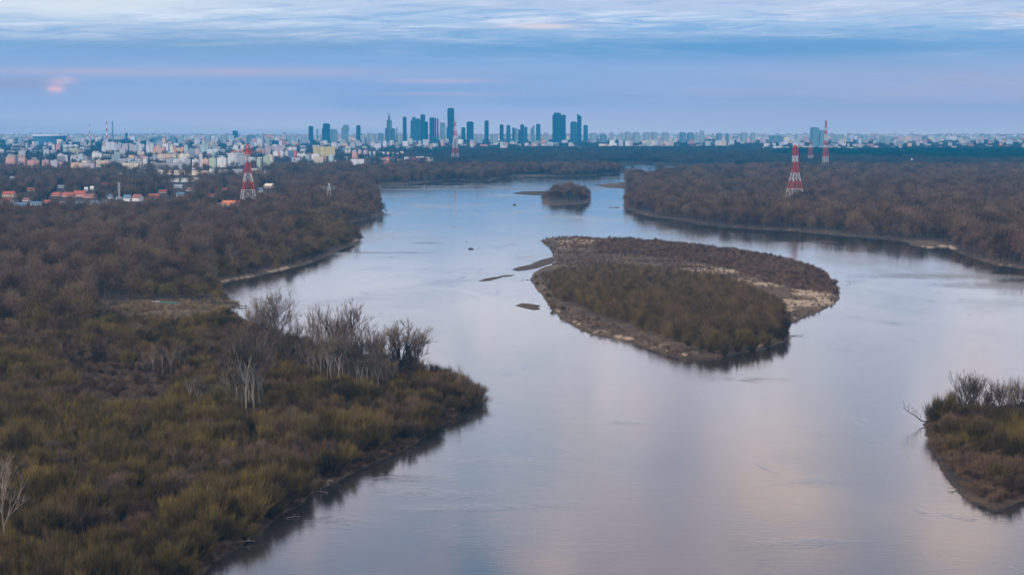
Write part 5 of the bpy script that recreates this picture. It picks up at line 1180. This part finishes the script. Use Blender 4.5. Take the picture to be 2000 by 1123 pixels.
# small wooded island
x, y, px_, py_ = jitter(-10, 180, 2900, 4200, 8.5)
di = sdist(x, y, W_ISLES[5], 90.0); k = (di > 2.5) & ~((px_ < 1125) & (py_ > 391))
x, y, px_ = x[k], y[k], px_[k]; z = gh(x, y)
for i in range(len(x)):
    if i % 3 == 0:
        o = bpy.data.objects.new('island_tree', MID[i % 5]); COL.objects.link(o); o.location = (x[i], y[i], z[i]-.2); s0 = rs.uniform(.72,1.05)*(1.05-.62*abs((px_[i]-1107)/47)**2.2); o.scale = (s0*1.9, s0*1.9, s0*1.5); o.rotation_euler = (0,0,rs.uniform(0,6.28))
        tag(o, f"{'tall' if s0 > .88 else 'lower'} bare islet tree{where(px_[i], float(PX(x[i], y[i], 8)[1]))}", 'tree', 'trees on the small wooded island')

# ------------------------------------------------------------------ haze
hm = bpy.data.materials.new('haze'); hm.use_nodes = True; hm.node_tree.nodes.clear(); ht = NT(hm.node_tree)
ho = ht.node('ShaderNodeOutputMaterial'); hv = ht.node('ShaderNodeVolumePrincipled'); ht.l.new(hv.outputs[0], ho.inputs['Volume'])
hv.inputs['Color'].default_value = (*HAZE_COL, 1); hv.inputs['Density'].default_value = HAZE_D; hv.inputs['Anisotropy'].default_value = .0
m = MB(); m.box(-9000, 9000, -600, 21500, -3.0, 330.0); ho_ = m.build('haze', hm); tag(ho_, kind='stuff')
print('objects', len(bpy.data.objects))

# ------------------------------------------------------------------ labels: the place of each repeat told by the nearest landmark
LM = [(12,960,'forked dead tree'),(250,755,'reddish clearing'),(490,740,'tall pale birch clump'),(388,770,'short pale birch clump'),(330,705,'thin birch line'),(540,635,'tallest round-crowned tree'),(690,650,'high vase-shaped tree'),
 (780,690,'umbrella-crowned tree'),(925,780,'bank tip'),(5,1120,'bottom left corner'),(640,963,'bleached trunk by the water'),(470,1062,'pale branch at the waterline'),(350,1120,'near end of the shoreline'),(560,1010,'grey branch at the waterline'),
 (505,905,'short pale log'),(320,600,'green boats'),(440,600,'log jetty at the inlet'),(5,700,'left edge below the inlet'),(670,750,'pale birch grove'),(780,870,'curved shore before the tip'),
 (485,345,'left lattice pylon'),(752,418,'left bank point'),(5,500,'left edge of the woods'),(140,425,'small windowed white building'),(643,380,'pale green pylon'),(5,600,'left edge beside the inlet'),(600,515,'bend of the left shore'),(712,462,'tan spur of the left shore'),
 (97,265,'stadium'),(208,255,'striped chimney'),(633,298,'big yellow block'),(356,294,'orange blocks'),(329,325,'long grey slab'),(22,316,'pink corner tower'),(215,287,'tall white slab'),(577,303,'red-fronted block'),(880,235,'highest tower'),(760,235,'spired palace tower'),
 (1092,240,'massive notched tower'),(1131,240,'pointed tower'),(1591,257,'wide blue grey tower'),(1612,280,'farthest right pylon'),(1280,280,'cream blocks by the meadow'),(950,246,'round-crowned tower'),(637,250,'broad dark tower'),(267,345,'modern church'),(150,310,'church tower'),
 (720,318,'red-roofed estate'),(889,270,'hazy middle pylon'),(1552,340,'right forest pylon'),(1781,317,'white steeple'),(1922,300,'long pale roof'),(1995,268,'right end of the horizon'),(5,268,'left end of the horizon'),(460,260,'lone blue horizon block'),(1400,262,'gap right of the skyline'),
 (1800,270,'pale belt on the right horizon'),(540,303,'white block with dark top'),(417,318,'pale green slab'),(1055,470,'west spit of the island'),(1285,470,'island rim shrubs'),(1640,580,'east point of the island'),(1390,690,'south shore of the island'),(1537,655,'south east corner of the island'),
 (1802,828,'fallen tree'),(1990,980,'bottom of the corner island'),(1895,960,'corner mud bank'),(1998,830,'right photo edge'),(1890,865,'mid bushes of the corner island'),(1060,385,'left end of the wooded islet'),(1154,385,'right end of the wooded islet'),(1100,400,'front of the wooded islet'),
 (1350,312,'river bend forest'),(1750,300,'pine belt'),(1180,270,'foot of the skyline'),(800,268,'palace side housing belt')]
ORD = ['nearest','second','third','fourth','fifth','sixth','seventh','eighth','ninth','tenth','eleventh','twelfth','thirteenth','fourteenth','fifteenth','sixteenth','seventeenth','eighteenth','nineteenth','twentieth']
ORD += [f'{a}-{b}' for a in ('twenty','thirty','forty') for b in ('first','second','third','fourth','fifth','sixth','seventh','eighth','ninth')]
groups_ = {}
for o in bpy.data.objects:
    lb = o.get('label')
    if o.parent is None and lb and '@' in lb:
        base_, xy = lb.rsplit('@', 1); px, py = map(float, xy.split(',')); base_ = base_.strip(' ,')
        l_ = min(LM, key=lambda q: (q[0]-px)**2 + ((q[1]-py)*1.6)**2); dx, dy = px-l_[0], (py-l_[1])*1.6
        hx = 'left' if dx < 0 else 'right'; vy = 'beyond' if dy < 0 else 'before'
        d_ = f'{hx} of' if abs(dx) > 2.2*abs(dy) else (('beyond' if dy < 0 else 'in front of') if abs(dy) > 2.2*abs(dx) else f'{vy} and {hx} of')
        groups_.setdefault((base_, d_, l_[2]), []).append((dx*dx+dy*dy, o))
for (base_, d_, l_), L_ in groups_.items():
    L_.sort(key=lambda q: q[0])
    for i, (_, o) in enumerate(L_):
        o['label'] = f"{base_}, {d_} the {l_}" if len(L_) == 1 else f"{base_}, {ORD[min(i, 46)]} {d_} the {l_}"

for o in bpy.data.objects:
    if o.parent is None and o.get('label') and len(o['label'].split()) > 16: print('LONG', o.name, o['label'])
